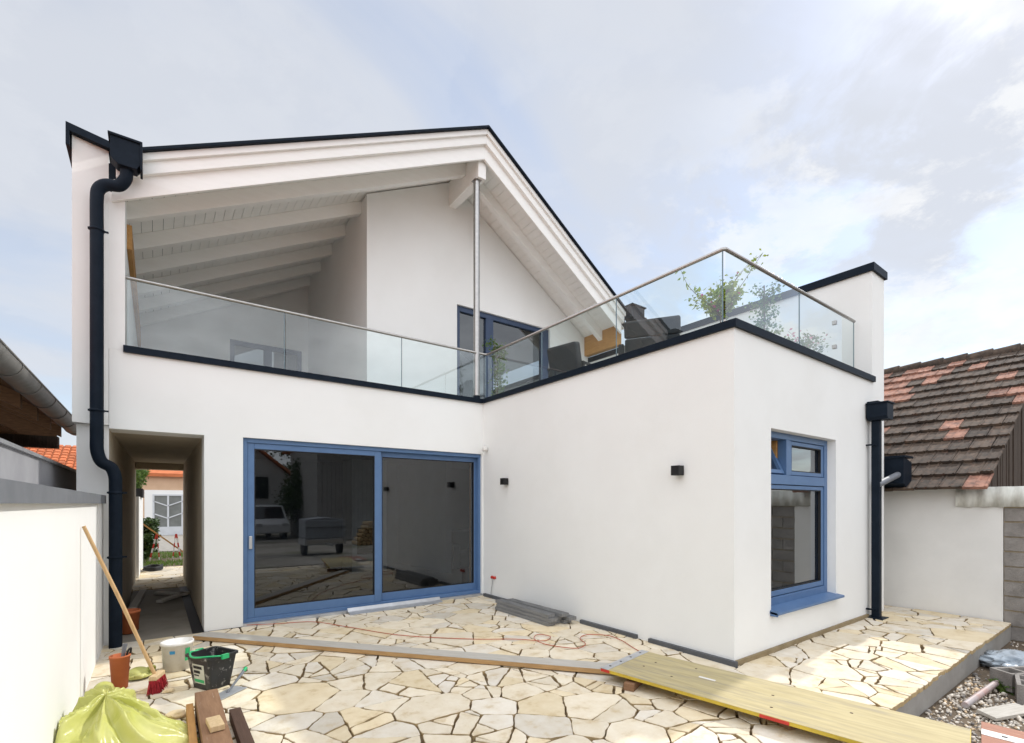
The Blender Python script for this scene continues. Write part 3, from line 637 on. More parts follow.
def spray(stems, leaves, flowers, base, rng, n, hgt, spread, lsize, per, up=.5, fl=0.0, droop=.2):
    for _ in range(n):
        a_ = rng.uniform(0, 6.28); sp = spread*rng.uniform(.3, 1); h = hgt*rng.uniform(.55, 1)
        P = [Vector(base)]
        e = Vector(base)+Vector((math.cos(a_)*sp, math.sin(a_)*sp, h)); mid = (P[0]+e)/2+Vector((rng.gauss(0, .05), rng.gauss(0, .05), h*.15))
        pts = catmull([P[0], mid, e], 6); stems.tube(pts, [max(.002, .006*(1-i/len(pts))) for i in range(len(pts))], 5)
        for p in pts[2:]:
            for _ in range(per):
                q = p+Vector((rng.gauss(0, .035), rng.gauss(0, .035), rng.gauss(0, .035)))
                leaves.cm = 1 if rng.random() < fl else 0; leaves.leaf(q, lsize*rng.uniform(.6, 1.2), rng, droop)
rg = random.Random(21)
t = thing('bougainvillea', 'loose bougainvillea on a thin stem with magenta flowers at the terrace corner', 'plant', (5.35, 3.18, FL), world=True)
pot(t, 5.35, 3.18, FL, .14, .26, TERRA)
s_, l_, f_ = MB(), MB(), MB(); s_.tube([(5.35, 3.18, FL+.2), (5.36, 3.17, FL+.62)], .008, 6)
spray(s_, l_, f_, (5.36, 3.17, FL+.60), rg, 15, .34, .36, .065, 4, fl=.03)
spray(s_, l_, f_, (5.36, 3.17, FL+.62), rg, 5, .72, .50, .055, 2, fl=.05)
s_.build('stem', STEM, t); l_.build('foliage', [LEAFY, FLOWER], t)
t = thing('climbing_shrub', 'tall slender green shrub behind the front glass panel of the terrace', 'plant', (6.75, 3.35, FL), world=True)
pot(t, 6.75, 3.35, FL, .16, .3, TERRA); s_, l_ = MB(), MB()
s_.tube([(6.75, 3.35, FL+.25), (6.76, 3.36, FL+1.4)], .01, 6)
for k in range(9): spray(s_, l_, l_, (6.755, 3.355, FL+.35+k*.11), rg, 4, .2, .19, .05, 2)
s_.build('stem', STEM, t); l_.build('foliage', LEAF, t)
t = thing('flowering_bush', 'low spreading bush with pink blossom behind the last front glass panel', 'plant', (7.45, 3.25, FL), world=True)
pot(t, 7.45, 3.25, FL, .2, .3, TERRA); s_, l_, f_ = MB(), MB(), MB()
spray(s_, l_, f_, (7.45, 3.25, FL+.28), rg, 26, .52, .38, .055, 4, fl=.05)
spray(s_, l_, f_, (7.45, 3.25, FL+.5), rg, 9, .36, .34, .05, 1, fl=1)
s_.build('stem', STEM, t); l_.build('foliage', [LEAF, PINK], t)
t = thing('trailing_vine', 'thin trailing vine in a terracotta pot standing in front of the blue terrace door', 'plant', (5.22, 7.55, FL), world=True)
pot(t, 5.22, 7.55, FL, .15, .27, TERRA); s_, l_ = MB(), MB()
for k in range(5):
    a_ = rg.uniform(0, 6.28); top = (5.22+.12*math.cos(a_)-.05, 7.55+.10*math.sin(a_), FL+rg.uniform(.9, 1.5))
    pts = catmull([(5.22, 7.55, FL+.25), (5.22+rg.gauss(0, .05), 7.55+rg.gauss(0, .05), FL+.7), top, (top[0]-.16, top[1]-.05, top[2]-.12)], 9)
    s_.tube(pts, .004, 5)
    for p in pts[3:]:
        for _ in range(5): l_.leaf(p+Vector((rg.gauss(0, .05), rg.gauss(0, .05), rg.gauss(0, .04))), .06*rg.uniform(.6, 1.2), rg, .4)
s_.build('stem', STEM, t); l_.build('foliage', LEAF, t)

# ------------------------------------------------------------------ left boundary wall, neighbours
t = thing('garden_wall', 'low white rendered boundary wall with grey metal coping at the left', 'wall', (-.6, 3, 0), world=True)
MB().box(-.72, -.48, -1.2, 6.528, -.25, 1.61).build('wall', STUCCO, t)
m = MB(); m.box(-.765, -.445, -1.25, 7.06, 1.612, 1.625); m.box(-.455, -.445, -1.25, 7.06, 1.60, 1.612)
m.prism([(-.765, 1.625), (-.445, 1.625), (-.445, 1.69), (-.765, 1.70)], 'y', -1.25, 7.06); m.build('coping', GREYMETAL, t)
t = thing('neighbour_wall', 'grey rendered wall with a thin pale top edge beyond the garden wall', 'wall', (-.98, 4, 0), world=True)
MB().box(-1.05, -.90, -1.2, 9.2, -.25, 2.03).build('wall', RENDERGREY, t); MB().box(-1.08, -.875, -1.2, 9.23, 2.03, 2.06).build('coping', ALU, t)
t = thing('outbuilding', 'timber eave with weathered half round gutter over the grey wall at the left edge', 'building', (-3.2, 5, 0), world=True)
m = MB(); m.box(-5.6, -2.2, -1, 10.6, -.25, 2.5); m.build('wall', RENDERGREY, t)
m = MB(); m.prism([(-1.18, 2.84), (-6.0, 5.2), (-6.0, 5.32), (-1.18, 2.95)], 'y', -1.2, 11.0)
rf = m.build('roof', SOFFIT, t)
for k in range(13):
    m = MB(); y = -1.0+k*.98; m.prism([(-1.25, 2.69), (-5.6, 4.82), (-5.6, 4.98), (-1.25, 2.86)], 'y', y, y+.1); m.build('rafter', SOFFIT, rf)
MB().box(-5.6, -1.28, 10.72, 10.9, 2.50, 2.685).build('tie_beam', OLDWOOD, rf)
m = MB(); m.prism([(-1.3, 2.69), (-5.6, 2.69), (-5.6, 4.9), (-1.3, 2.84)], 'y', 10.78, 10.82); m.build('end_boards', SOFFIT, rf)
MB().box(-5.6, -1.75, -1, 10.7, 2.69, 2.72).build('loft_boards', SOFFIT, rf)
m = MB(); m.prism([(-1.16, 2.952), (-6.0, 5.322), (-6.0, 5.40), (-1.16, 3.03)], 'y', -1.2, 11.0); m.build('roof_tiles', ORTILE, rf)
m = MB(); prof = [(-1.09+.115*math.cos(R(180+a_)), 2.86+.115*math.sin(R(180+a_))) for a_ in range(0, 181, 15)]
vs_ = [(p[0], y, p[1]) for y in (-1.2, 11.0) for p in prof]; n = len(prof)
m.add(vs_, [(i, i+1, n+i+1, n+i) for i in range(n-1)], True)
m.add([(p[0], 11.0, p[1]) for p in prof], [tuple(range(n))])
m.tube([(-.975, -1.2, 2.868), (-.975, 11.0, 2.868)], .011, 8); gu = m.build('gutter', GUTTERM, rf)
for k in range(14):
    m = MB(); y = -1.0+k*.9; m.tube([(-1.09+.119*math.cos(R(180+a_)), y, 2.86+.119*math.sin(R(180+a_))) for a_ in range(0, 181, 15)], .006, 6); m.build('gutter_bracket', GUTTERM, gu)
t = thing('tiled_house', 'neighbouring house with a bright orange tiled roof beyond the grey wall', 'house', (-6, 18, 0), world=True)
MB().box(-12, -1.9, 14.4, 21, -.25, 1.9).build('wall', PEACH, t)
m = MB(); m.prism([(14.0, 1.35), (17.7, 3.15), (21.4, 1.35), (21.4, 1.25), (17.7, 3.05), (14.0, 1.25)], 'x', -12.3, -1.4)
rf = m.build('roof', ORTILE, t)
m = MB(); rg = random.Random(4)
for r_ in range(22):
    y0, y1 = 14.0+r_*.168, 14.0+(r_+1)*.168; z0, z1 = 1.35+(y0-14)*.4865, 1.35+(y1-14)*.4865
    x = -6.0
    while x < -1.45:
        v = rg.uniform(.78, 1.15); m.ct = (v, v, v); m.add([(x, y0-.02, z0+.01), (x+.13, y0-.02, z0+.01), (x+.13, y1, z1+.01), (x, y1, z1+.01), (x+.02, y0-.02, z0+.05), (x+.11, y0-.02, z0+.05), (x+.11, y1, z1+.03), (x+.02, y1, z1+.03)], [(4, 5, 6, 7), (0, 1, 5, 4), (1, 2, 6, 5), (3, 0, 4, 7)]); x += .155
m.build('roof_tiles', pm('orange_tile_rows', (.58, .18, .07), .8, (.46, .13, .05), 6, attr=True), rf)

# ------------------------------------------------------------------ right: shed, block wall
t = thing('old_shed', 'old shed with mossy brown tiled roof and dark plank gable beside the wing', 'shed', (12, 4.5, 0), world=True)
MB().box(9.30, 9.52, 1.40, 9.5, -.25, 1.83).build('plaster_wall', STUCCO2, t)
zr = lambda x: 1.84+.568*(x-9.05)
m = MB(); m.box(9.53, 18.8, 1.75, 9.5, -.25, 1.7); m.prism([(9.4, 1.7), (18.7, 1.7), (14.2, zr(14.2)-.1)], 'y', 1.75, 9.5); m.build('wall', RENDERGREY, t)
m = MB(); rg = random.Random(2); x = 9.54
while x < 16.5:
    wd = rg.uniform(.11, .17); top = (zr(min(x, 28.4-x-wd))-.09); m.box(x, x+wd-.008, 1.66+rg.uniform(0, .02), 1.70, 1.62, max(top, 1.7)); x += wd
m.build('gable_boards', OLDWOOD, t)
m = MB(); m.prism([(9.45, 1.99), (14.2, zr(14.2)-.06), (19.3, 1.78), (19.3, 1.70), (14.2, zr(14.2)-.14), (9.45, 1.91)], 'y', 1.56, 10)
rf = m.build('roof', OLDWOOD, t)
m = MB(); rg = random.Random(9); ux, uz = 1/math.hypot(1, .568), .568/math.hypot(1, .568)
rows = 14; L_ = (14.2-9.05)/ux; ex = L_/rows
for r_ in range(rows):
    y = 1.50-(.12 if r_ % 2 else 0)
    while y < 10:
        wd = .26
        s0 = r_*ex-.05+rg.gauss(0, .008); s1 = (r_+1)*ex; lift = .062+rg.gauss(0, .005); y0 = max(y, 1.50)+rg.gauss(0, .003); y1 = y+wd-.006
        if y1 < y0+.05: y += wd; continue
        u = rg.random(); hot = mnoise.noise((r_*.37+3.3, y*.55, .5))
        if u < .05 or (hot > .26 and u < .7): q = rg.uniform(.55, 1.1); tn = (5.0*q, 3.5*q, 3.3*q)
        else: v = rg.uniform(.65, 1.25); tn = (v*1.05, v, v*.95)
        m.ct = tn
        def P(s, y_, h): return (9.05+s*ux-h*uz, y_, 1.80+s*uz+h*ux)
        prof = [(y0, 0), (y0+.02, .012), (y0+.035, 0), ((y0+y1)/2-.02, 0), ((y0+y1)/2, .010), ((y0+y1)/2+.02, 0), (y1-.035, 0), (y1-.02, .012), (y1, 0)]
        k = len(prof)
        vs_ = [P(s0, yy, lift-.04) for yy, h in prof]+[P(s0, yy, lift+h) for yy, h in prof]+[P(s1, yy, .012+h) for yy, h in prof]
        m.add(vs_, [(i, i+1, k+i+1, k+i) for i in range(k-1)]+[(k+i, k+i+1, 2*k+i+1, 2*k+i) for i in range(k-1)]+[(0, k, 2*k), (k-1, 2*k-1, 3*k-1)][:2]); y += wd
m.build('roof_tiles', TILE, rf)
m = MB(); m.ct = (1.2, 1.1, 1.0)
y = 1.48
while y < 10: m.ct = (rg.uniform(.8, 1.3),)*3; m.tube([(14.2, y, zr(14.2)-.03), (14.2, y+.41, zr(14.2)-.045)], [.13, .11], 10); y += .40
m.build('ridge_tiles', TILE, rf)
m = MB(); m.prism([(9.02, 1.84), (9.25, 1.84), (9.25, 2.22), (8.88, 2.30), (8.88, 1.90)], 'y', 2.38, 3.2); m.box(8.86, 9.25, 2.36, 3.2, 2.28, 2.31); gb = m.build('gutter_end', ANTH, t)
MB().tube([(9.0, 2.45, 2.05), (8.12, 2.47, 1.86)], .045, 14).build('outlet', GREYMETAL, gb)
m = MB(); k = 0; V = []; n = 97
for i in range(n):
    y = 1.88-i*.03; d = .022*math.sin(2*math.pi*(1.88-y)/.177); V += [(9.262+d, y, 1.555), (9.262+d, y, 1.83), (9.275+d, y, 1.555), (9.275+d, y, 1.83)]
m.add(V, [(4*i, 4*i+4, 4*i+5, 4*i+1) for i in range(n-1)]+[(4*i+2, 4*i+3, 4*i+7, 4*i+6) for i in range(n-1)]+[(4*i, 4*i+2, 4*i+6, 4*i+4) for i in range(n-1)]+[(4*i+1, 4*i+5, 4*i+7, 4*i+3) for i in range(n-1)], True)
cs = tag(m.build('corrugated_sheet', ETERNIT), 'corrugated pale grey fibre cement sheet along the wall top under the plank gable', 'roofing sheet')
m = MB(); m.cm = 1; m.box(9.33, 9.5, -2.6, 1.398, -.25, 1.56); m.cm = 0; rg = random.Random(5)
for r_ in range(9):
    z0 = -.25+r_*.2; y = 1.39-(.2 if r_ % 2 else 0)
    first = True
    while y > -2.5:
        ln = .38
        if first and r_ % 2: pass
        m.box(9.305+rg.uniform(0, .006), 9.335, max(y-ln, -2.6), y, z0+.012, min(z0+.188, 1.555)); y -= .395; first = False
    if r_ % 2: m.box(9.306, 9.335, 1.20, 1.39, z0+.006, min(z0+.19, 1.555))
tag(m.build('block_wall', [BLOCK, MORTAR]), 'bare grey hollow block wall continuing from the white plaster at the right edge', 'wall')

# ------------------------------------------------------------------ beyond the passage
lw = thing('side_wall', 'short white wall beyond the far end of the passage with a shrub on top', 'wall', (-.45, 15.4, 0), world=True)
MB().box(-.62, -.29, 13.2, 17.5, -.25, 1.75).build('wall', STUCCO, lw)
t = thing('trough_shrub', 'green shrub in a dark trough on top of the short white wall past the passage', 'plant', (-.42, 15, 1.75), world=True)
MB().box(-.58, -.24, 14.2, 16.0, 1.75, 1.95).build('trough', BLACK, t); l_, s_ = MB(), MB(); rg = random.Random(8)
for k in range(8): spray(s_, l_, l_, (-.42, 14.3+k*.22, 1.92), rg, 7, .62, .33, .09, 3)
s_.build('stem', STEM, t); l_.build('foliage', LEAF, t)
t = thing('juniper', 'dark green spreading juniper in front of the pale garage door', 'shrub', (-.35, 20, -.2), world=True)
l_, s_ = MB(), MB()
for k in range(5):
    for q in range(3): spray(s_, l_, l_, (-.35+rg.gauss(0, .2), 20+rg.gauss(0, .3), -.2+k*.24), rg, 8, .32, .55-.04*k, .12, 4, droop=-.1)
s_.build('stem', STEM, t); l_.build('foliage', LEAFD, t)
t = thing('garage', 'peach coloured garage with red roof edge and pale double door seen through the passage', 'garage', (1, 36, 0), world=True)
MB().box(-4, 6, 34, 40, -.25, 3.25).build('wall', PEACH, t)
m = MB(); m.prism([(33.7, 3.3), (37, 4.6), (40.4, 3.3), (40.4, 3.15), (37, 4.45), (33.7, 3.12)], 'x', -4.3, 6.3); m.build('roof', ORTILE, t)
m = MB(); m.box(-.5, 2.9, 33.93, 33.998, 2.12, 2.36); m.box(-.5, -.14, 33.93, 33.998, -.25, 2.12); m.build('surround', STUCCO, t)
gd = MB().box(-.14, 2.54, 33.93, 33.996, -.2, 2.12).build('garage_door', DOORPANE, t)
m = MB()
for k in range(4):
    x0 = -.14+k*.67; m.box(x0, x0+.09, 33.88, 33.928, -.2, 2.12)
    m.box(x0+.09, x0+.67, 33.885, 33.928, -.2, .28); m.box(x0+.09, x0+.67, 33.885, 33.928, 2.04, 2.12)
    for z in (.9, 1.6):
        s = 1 if k % 2 else -1
        m.bar((x0+.05, 33.90, z-s*.13), (x0+.67, 33.90, z+s*.13), .04, .06)
m.build('door_frame', DOORG, gd)
m = MB(); rg = random.Random(6)
for _ in range(5200):
    x, y = rg.uniform(-1.6, 2.0), rg.uniform(17.6, 22.5)
    if mnoise.noise((x*.9, y*.7, 2)) < -.05 and y > 19: continue
    h = rg.uniform(.05, .13); a_ = rg.uniform(0, 6.28); dx, dy = math.cos(a_)*.012, math.sin(a_)*.012
    m.add([(x-dx, y-dy, -.25), (x+dx, y+dy, -.25), (x+rg.gauss(0, .03), y+rg.gauss(0, .03), -.25+h)], [(0, 1, 2)])
o = m.build('grass', GRASSM); o['kind'] = 'stuff'
m = MB(); m.box(-3, 4, 22.6, 33.9, -.248, -.2); struct(m.build('driveway', pm('pale_gravel_drive', (.32, .30, .265), .95, (.24, .22, .19), 6, bump=.6, bscale=30)))
t = thing('barrier', 'red and white striped trestle barrier with a slanting pole past the passage', 'barrier', (.2, 19, -.25), world=True)
m = MB(); m.bar((-.42, 19.0, 1.05), (.75, 19.2, .0), .05, .04); m.build('pole', ORANGEW, t)
for (xa, xb) in ((.02, -.16), (.04, .10), (.52, .44), (.54, .66)):
    m = MB(); xa_, xb_ = xa, xb
    for k in range(6):
        m.cm = k % 2; u0, u1 = k/6, (k+1)/6
        m.bar((xa_+(xb_-xa_)*u0, 19.05, .62-.86*u0), (xa_+(xb_-xa_)*u1, 19.05, .62-.86*u1), .03, .045)
    m.build('leg', [RED, WHITEP], t)
m = MB(); P = [(-.05+.17*math.cos(k*.42)*(1+.1*math.sin(k)), 14.6+.30*math.sin(k*.42), .02+.03*(k//15)+.004*math.sin(k)) for k in range(46)]
m.tube(catmull(P, 3), .022, 8); tag(m.build('hose_coil', BLACK), 'black hose coiled on the ground at the far end of the passage', 'hose')
for k, (x0, y0, x1, y1, z, lb) in enumerate(((-.28, 9.2, -.18, 11.0, .03, 'narrow scrap board along the left side of the dark passage floor'), (0, 10.7, .42, 10.2, .02, 'short scrap board lying crosswise on the passage floor'), (.05, 9.7, .45, 10.4, .02, 'scrap board lying diagonally near the right side of the passage floor'))):
    m = MB(); m.bar((x0, y0, z), (x1, y1, z), .1, .04); tag(m.build('scrap_board', [BOARDW]), lb, 'board', 'scrap boards in the passage')
t = MB().lathe([(0, 0), (.085, 0), (.115, .25), (.12, .25), (.12, .28), (.105, .28), (.10, .03), (0, .03)], (0, 0, 0), 26)
o = t.build('flower_pot', TERRA); o.location = (-.27, 7.72, -.01); tag(o, 'terracotta pot half hidden behind the left downpipe at the passage mouth', 'pot')

# ------------------------------------------------------------------ things on the paving
# long board
t = thing('long_board', 'long grey weathered board lying across the stone paving up to the yellow panel', 'board')
m = MB(); m.box(-2.48, 2.48, -.096, .096, .008, .052); m.v = [(x, y, z) for x, y, z in m.v]
b_ = m.build('plank_body', [BOARDE], t, bevel=.003); MB().box(-2.479, 2.479, -.0955, .0955, .0523, .055).build('plank_face', BOARDW, t)
t.location = (2.01, 4.95, 0); t.rotation_euler = (0, 0, math.atan2(3.17-6.95, 3.50-.36))
# shuttering panels
def panel(label, L_, W_):
    t = thing('formwork_sheet', label, 'formwork sheet')
    MB().box(0, L_, -W_/2, W_/2, 0, .024).build('core', YEL, t); MB().box(.004, L_-.004, -W_/2+.004, W_/2-.004, .0245, .027).build('face', FORM, t)
    return t
p1 = panel('wide yellow edged shuttering panel with red edge marks lying over the paving edge', 2.42, .74)
m = MB(); m.box(-.004, .075, -.372, .372, .0272, .030); m.box(-.004, -.0005, -.372, .372, -.001, .0272); e1 = m.build('end_plate', ALU, p1)
for k in range(4): MB().lathe([(0, .0302), (.012, .0302), (.012, .0308), (0, .0312)], (.035, -.27+k*.18, 0), 12).build('plate_hole', BLACK, e1)
for x0, x1 in ((.0, .09), (1.33, 1.52)): MB().box(x0, x1, -.3735, -.3705, .001, .0245).build('edge_mark', RED, p1)
for x, y in ((.25, -.05), (.28, .12), (.55, -.12), (.62, .22), (1.3, .05), (1.36, -.2), (1.8, .1)): MB().lathe([(0, .0274), (.011, .0274), (0, .0277)], (x, y, 0), 10).build('knot', DARKW, p1)
MB().box(.72, .86, .03, .06, .0272, .0278).build('scuff', WHITEP, p1)
a_ = math.atan2(-.985, .174)
p1.location = (3.60, 3.13, .092); p1.rotation_euler = (0, R(.5), a_)
p2_ = thing('plywood_sheet', 'red brown board with two white metal plates at the lower right corner', 'board', (0, 0, 0))
MB().box(0, 1.6, -.30, .30, 0, .03).build('core', pm('red_brown_ply', (.33, .12, .06), .6, (.25, .085, .04), 8, stretch=(1, 8, 8), spots=(.45, .25, .15), spot_scale=9), p2_)
for y0, y1 in ((-.28, -.17), (.02, .13)):
    mp_ = MB().box(.0, .5, y0, y1, .0305, .034).build('metal_plate', WHITEP, p2_)
    for x in (.1, .25): MB().box(x, x+.03, (y0+y1)/2-.015, (y0+y1)/2+.015, .0342, .035).build('plate_hole', BLACK, mp_)
p2_.location = (4.60, .80, -.03); p2_.rotation_euler = (0, R(2), a_)
for (x, y, rz, lb) in ((3.36, 2.80, 20, 'small square timber block under the left end of the yellow panel'), (3.72, 1.62, -15, 'small timber block under the near edge of the yellow panel')):
    m = MB(); m.box(-.12, .12, -.045, .045, 0, .062); o = m.build('timber_block', BROWNW, bevel=.003); o.location = (x, y, .004); o.rotation_euler = (0, 0, R(rz)); tag(o, lb, 'block', 'timber blocks under the panel')
# decking offcuts: a little stack
rg = random.Random(31); k = 0
lbs = ['grey decking board, bottom and nearest the door in the stack by the wing wall', 'grey decking board in the bottom middle of the stack by the wing wall', 'grey decking board, bottom and touching the wing wall',
       'grey decking board, middle layer on the open side of the stack', 'grey decking board, middle layer in the centre of the stack', 'grey decking board pushed out towards the camera on the wall side of the stack',
       'grey decking board lying topmost on the open side of the stack', 'grey decking board lying topmost beside the wing wall']
for i, (dx, dy, z) in enumerate(((0, 0, .004), (.14, .05, .004), (.28, -.03, .004), (.01, -.03, .053), (.15, .03, .053), (.29, -.10, .053), (.02, .02, .102), (.19, -.05, .102))):
    m = MB(); m.box(-.062, .062, -.62, .62, 0, .043)
    for q in range(5): m.box(-.055+q*.024, -.041+q*.024, -.619, .619, .0431, .046)
    o = m.build('decking_board', GREYBOARD); o.location = (4.18+dx, 5.45+dy, z); o.rotation_euler = (0, 0, R(rg.gauss(-1, .9))); tag(o, lbs[i], 'board', 'stacked grey decking boards')
m = MB(); m.prism([(6.985, .005), (7.10, .03), (7.13, .075), (7.134, .075), (7.104, .026), (6.985, .0)], 'x', 2.25, 3.75)
tag(m.build('metal_strip', ALU), 'loose folded aluminium strip lying along the sliding door threshold', 'metal strip')
# cable
P = [(.95, 7.10, .03), (1.30, 7.02, .012), (1.70, 6.86, .012), (2.0, 6.30, .012), (2.38, 5.54, .012), (2.97, 4.90, .012), (3.40, 4.58, .012), (3.62, 4.33, .012), (3.80, 4.42, .014), (3.72, 4.56, .018), (3.56, 4.42, .02), (3.56, 4.18, .012), (3.72, 3.90, .012), (3.92, 3.95, .012), (4.03, 4.15, .012), (4.22, 4.22, .012), (4.39, 4.05, .012), (4.36, 3.8, .012), (4.25, 3.55, .012), (4.15, 3.3, .012)]
tag(MB().tube(catmull(P, 8), .0045, 7).build('cable', CABLE), 'thin orange cable winding over the paving from the sliding door to the panel', 'cable')

# broom
t = thing('broom', 'red bristled broom with a long wooden handle leaning on the white garden wall', 'broom', (0, 5.17, 0), world=True)
hd, ht = Vector((.0, 5.17, .12)), Vector((-.462, 5.14, 1.42))
MB().tube([hd, hd.lerp(ht, .5)+Vector((.006, 0, .004)), ht], [.014, .0145, .013], 12).build('handle', HANDLEW, t)
m = MB(); m.bar((-.022, 5.085, .125), (.042, 5.255, .125), .06, .04); hb = m.build('head', PALEW, t, bevel=.008)
m = MB(); rg = random.Random(14)
for _ in range(420):
    u, v = rg.uniform(-.5, .5), rg.uniform(-.5, .5); x, y = .01+u*.064+v*.05, 5.17+u*.17-v*.02
    m.tube([(x, y, .11), (x+rg.gauss(v*.03, .012), y+rg.gauss(u*.05, .012), .003)], [.003, .0022], 4, cap=False)
m.build('bristles', BRISTLE, hb)
# buckets
def rectbucket():
    t = thing('bucket', 'black rectangular mortar bucket with a green handle and pale label', 'bucket')
    prof = [(.115, .095, 0), (.155, .13, .27), (.168, .143, .272), (.168, .143, .292), (.150, .125, .292), (.148, .123, .26), (.108, .088, .012)]
    m = MB(); ring = []
    def sq(a, b, z):
        r = min(a, b)*.22; o = []
        for cx, cy, s0 in ((a-r, b-r, 0), (-a+r, b-r, 90), (-a+r, -b+r, 180), (a-r, -b+r, 270)):
            for q in (0, 30, 60, 90): o.append((cx+r*math.cos(R(s0+q)), cy+r*math.sin(R(s0+q)), z))
        return o
    vs_ = []; [vs_.extend(sq(*p)) for p in prof]; n = 16
    m.add(vs_, [(i*n+k, i*n+(k+1) % n, (i+1)*n+(k+1) % n, (i+1)*n+k) for i in range(len(prof)-1) for k in range(n)], False)
    m.add(vs_[:n], [tuple(range(n-1, -1, -1))]); m.add(vs_[-n:], [tuple(range(n))])
    b = m.build('body', BLACKP, t)
    m = MB(); m.tube(catmull([(-.172, 0, .285), (-.14, -.10, .30), (0, -.165, .292), (.14, -.10, .30), (.172, 0, .285)], 7), .008, 8); m.box(-.188, -.166, -.03, .03, .262, .30); m.box(.166, .188, -.03, .03, .262, .30)
    m.build('handle', GREENP, t)
    m = MB(); z0, z1 = .05, .22; f = lambda z: .0965+.035*z/.27+.0
    e = lambda x, z: (x, -(.095+(.13-.095)*z/.27)-.0015, z)
    m.cm = 0; m.add([e(-.07, .05), e(.07, .05), e(.08, .22), e(-.08, .22)], [(0, 1, 2, 3)])
    m.build('label', LABELP, b)
    m = MB(); e2 = lambda x, z: (x, -(.095+(.13-.095)*z/.27)-.0028, z)
    for x0, x1, za, zb_ in ((-.065, .05, .18, .205), (-.065, .02, .14, .165), (-.065, .0, .115, .128)): m.add([e2(x0, za), e2(x1, za), e2(x1, zb_), e2(x0, zb_)], [(0, 1, 2, 3)])
    m.cm = 1; m.add([e2(-.066, .06), e2(.06, .06), e2(.064, .088), e2(-.068, .088)], [(0, 1, 2, 3)])
    m.build('print', [BLACK, GREENP], b)
    return t
b = rectbucket(); b.location = (.40, 5.0, .004); b.rotation_euler = (0, 0, R(-62))
t = thing('tub', 'white plaster splashed tub with green and blue print standing behind the black bucket', 'tub', (.17, 5.72, .004))
m = MB(); m.lathe([(0, 0), (.112, 0), (.13, .24), (.137, .24), (.137, .265), (.124, .265), (.106, .02), (0, .015)], (0, 0, 0), 32); b = m.build('body', WHITEP, t)
m = MB()
for a0, a1, z0, z1, mi in ((-62, -40, .09, .21, 0), (-120, -100, .17, .20, 1)):
    m.cm = mi
    for q in range(4):
        p0, p1_ = R(a0+(a1-a0)*q/4), R(a0+(a1-a0)*(q+1)/4); rr = lambda z: .112+.018*z/.24+.002
        m.add([(rr(z0)*math.cos(p0), rr(z0)*math.sin(p0), z0), (rr(z0)*math.cos(p1_), rr(z0)*math.sin(p1_), z0), (rr(z1)*math.cos(p1_), rr(z1)*math.sin(p1_), z1), (rr(z1)*math.cos(p0), rr(z1)*math.sin(p0), z1)], [(0, 1, 2, 3)])
m.build('print', [GREENP, BLUEP], b)
# float trowel
t = thing('trowel', 'grey plastering trowel with a green tipped handle lying beside the bucket', 'trowel', (.50, 4.72, .006))
MB().box(-.15, .13, -.065, .065, 0, .006).build('blade', ALU, t, bevel=.002)
m = MB(); m.tube([(-.02, 0, .006), (.06, .0, .06), (.18, .02, .12)], [.008, .01, .013], 10); h_ = m.build('handle', GREYMETAL, t); MB().tube([(.18, .02, .12), (.215, .026, .138)], .0145, 10).build('handle_tip', GREENP, h_)
t.rotation_euler = (0, 0, R(40))
# tool pot
t = thing('tool_pot', 'tall terracotta pot holding grey tool handles between the yellow bag and downpipe', 'pot', (-.25, 5.42, 0))
MB().lathe([(0, .0), (.056, 0), (.072, .27), (.076, .27), (.076, .285), (.066, .285), (.05, .02), (0, .02)], (0, 0, 0), 28).build('pot', TERRA, t)
m = MB(); m.tube([(-.02, .0, .05), (.02, .02, .27), (.035, .035, .37)], [.012, .014, .018], 8); m.build('tool_handle', GREYMETAL, t)
m = MB(); m.tube(catmull([(.03, -.01, .10), (.05, .0, .29), (.075, .01, .33), (.07, .02, .27)], 5), .008, 8); m.build('tool_handle', BLACK, t)
# yellow sacks
def sack(name, r, seed, sub, knot=0.0, fold=.10):
    bm = bmesh.new(); bmesh.ops.create_icosphere(bm, subdivisions=sub, radius=1); rng = Vector((seed*3.1, seed*1.7, seed))
    ax = Vector((.55, -.75, .35)).normalized(); bx = ax.cross(Vector((0, 0, 1))).normalized(); cx = ax.cross(bx)
    def ridge(q): return 1-min(1, abs(mnoise.noise(q))*2.4)
    for v in bm.verts:
        d = v.co.copy(); w_ = mnoise.noise_vector(d*1.6+rng)*.35; e = d+w_
        q = Vector((e.dot(ax)*.9, e.dot(bx)*2.6, e.dot(cx)*2.6)); q2 = Vector((e.dot(ax)*2.4, e.dot(bx)*6, e.dot(cx)*6))
        k = 1+mnoise.noise(d*1.15+rng)*.42+fold*(ridge(q+rng)-.5)+fold*.38*(ridge(q2+rng*2)-.5)+fold*.12*(ridge(q2*2.3+rng)-.5)
        p = Vector((d.x*r[0], d.y*r[1], d.z*r[2]))*k; z = p.z+r[2]*.62
        if z < r[2]*.25: p.x *= 1+.25*(r[2]*.25-z)/r[2]; p.y *= 1+.25*(r[2]*.25-z)/r[2]
        p.z = max(z, .002+.006*max(0, mnoise.noise(d*7)))
        v.co = p
    m = MB(); bm.verts.ensure_lookup_table(); m.add([v.co.copy() for v in bm.verts], [tuple(v.index for v in f.verts) for f in bm.faces], True); bm.free(); return m
import numpy as np
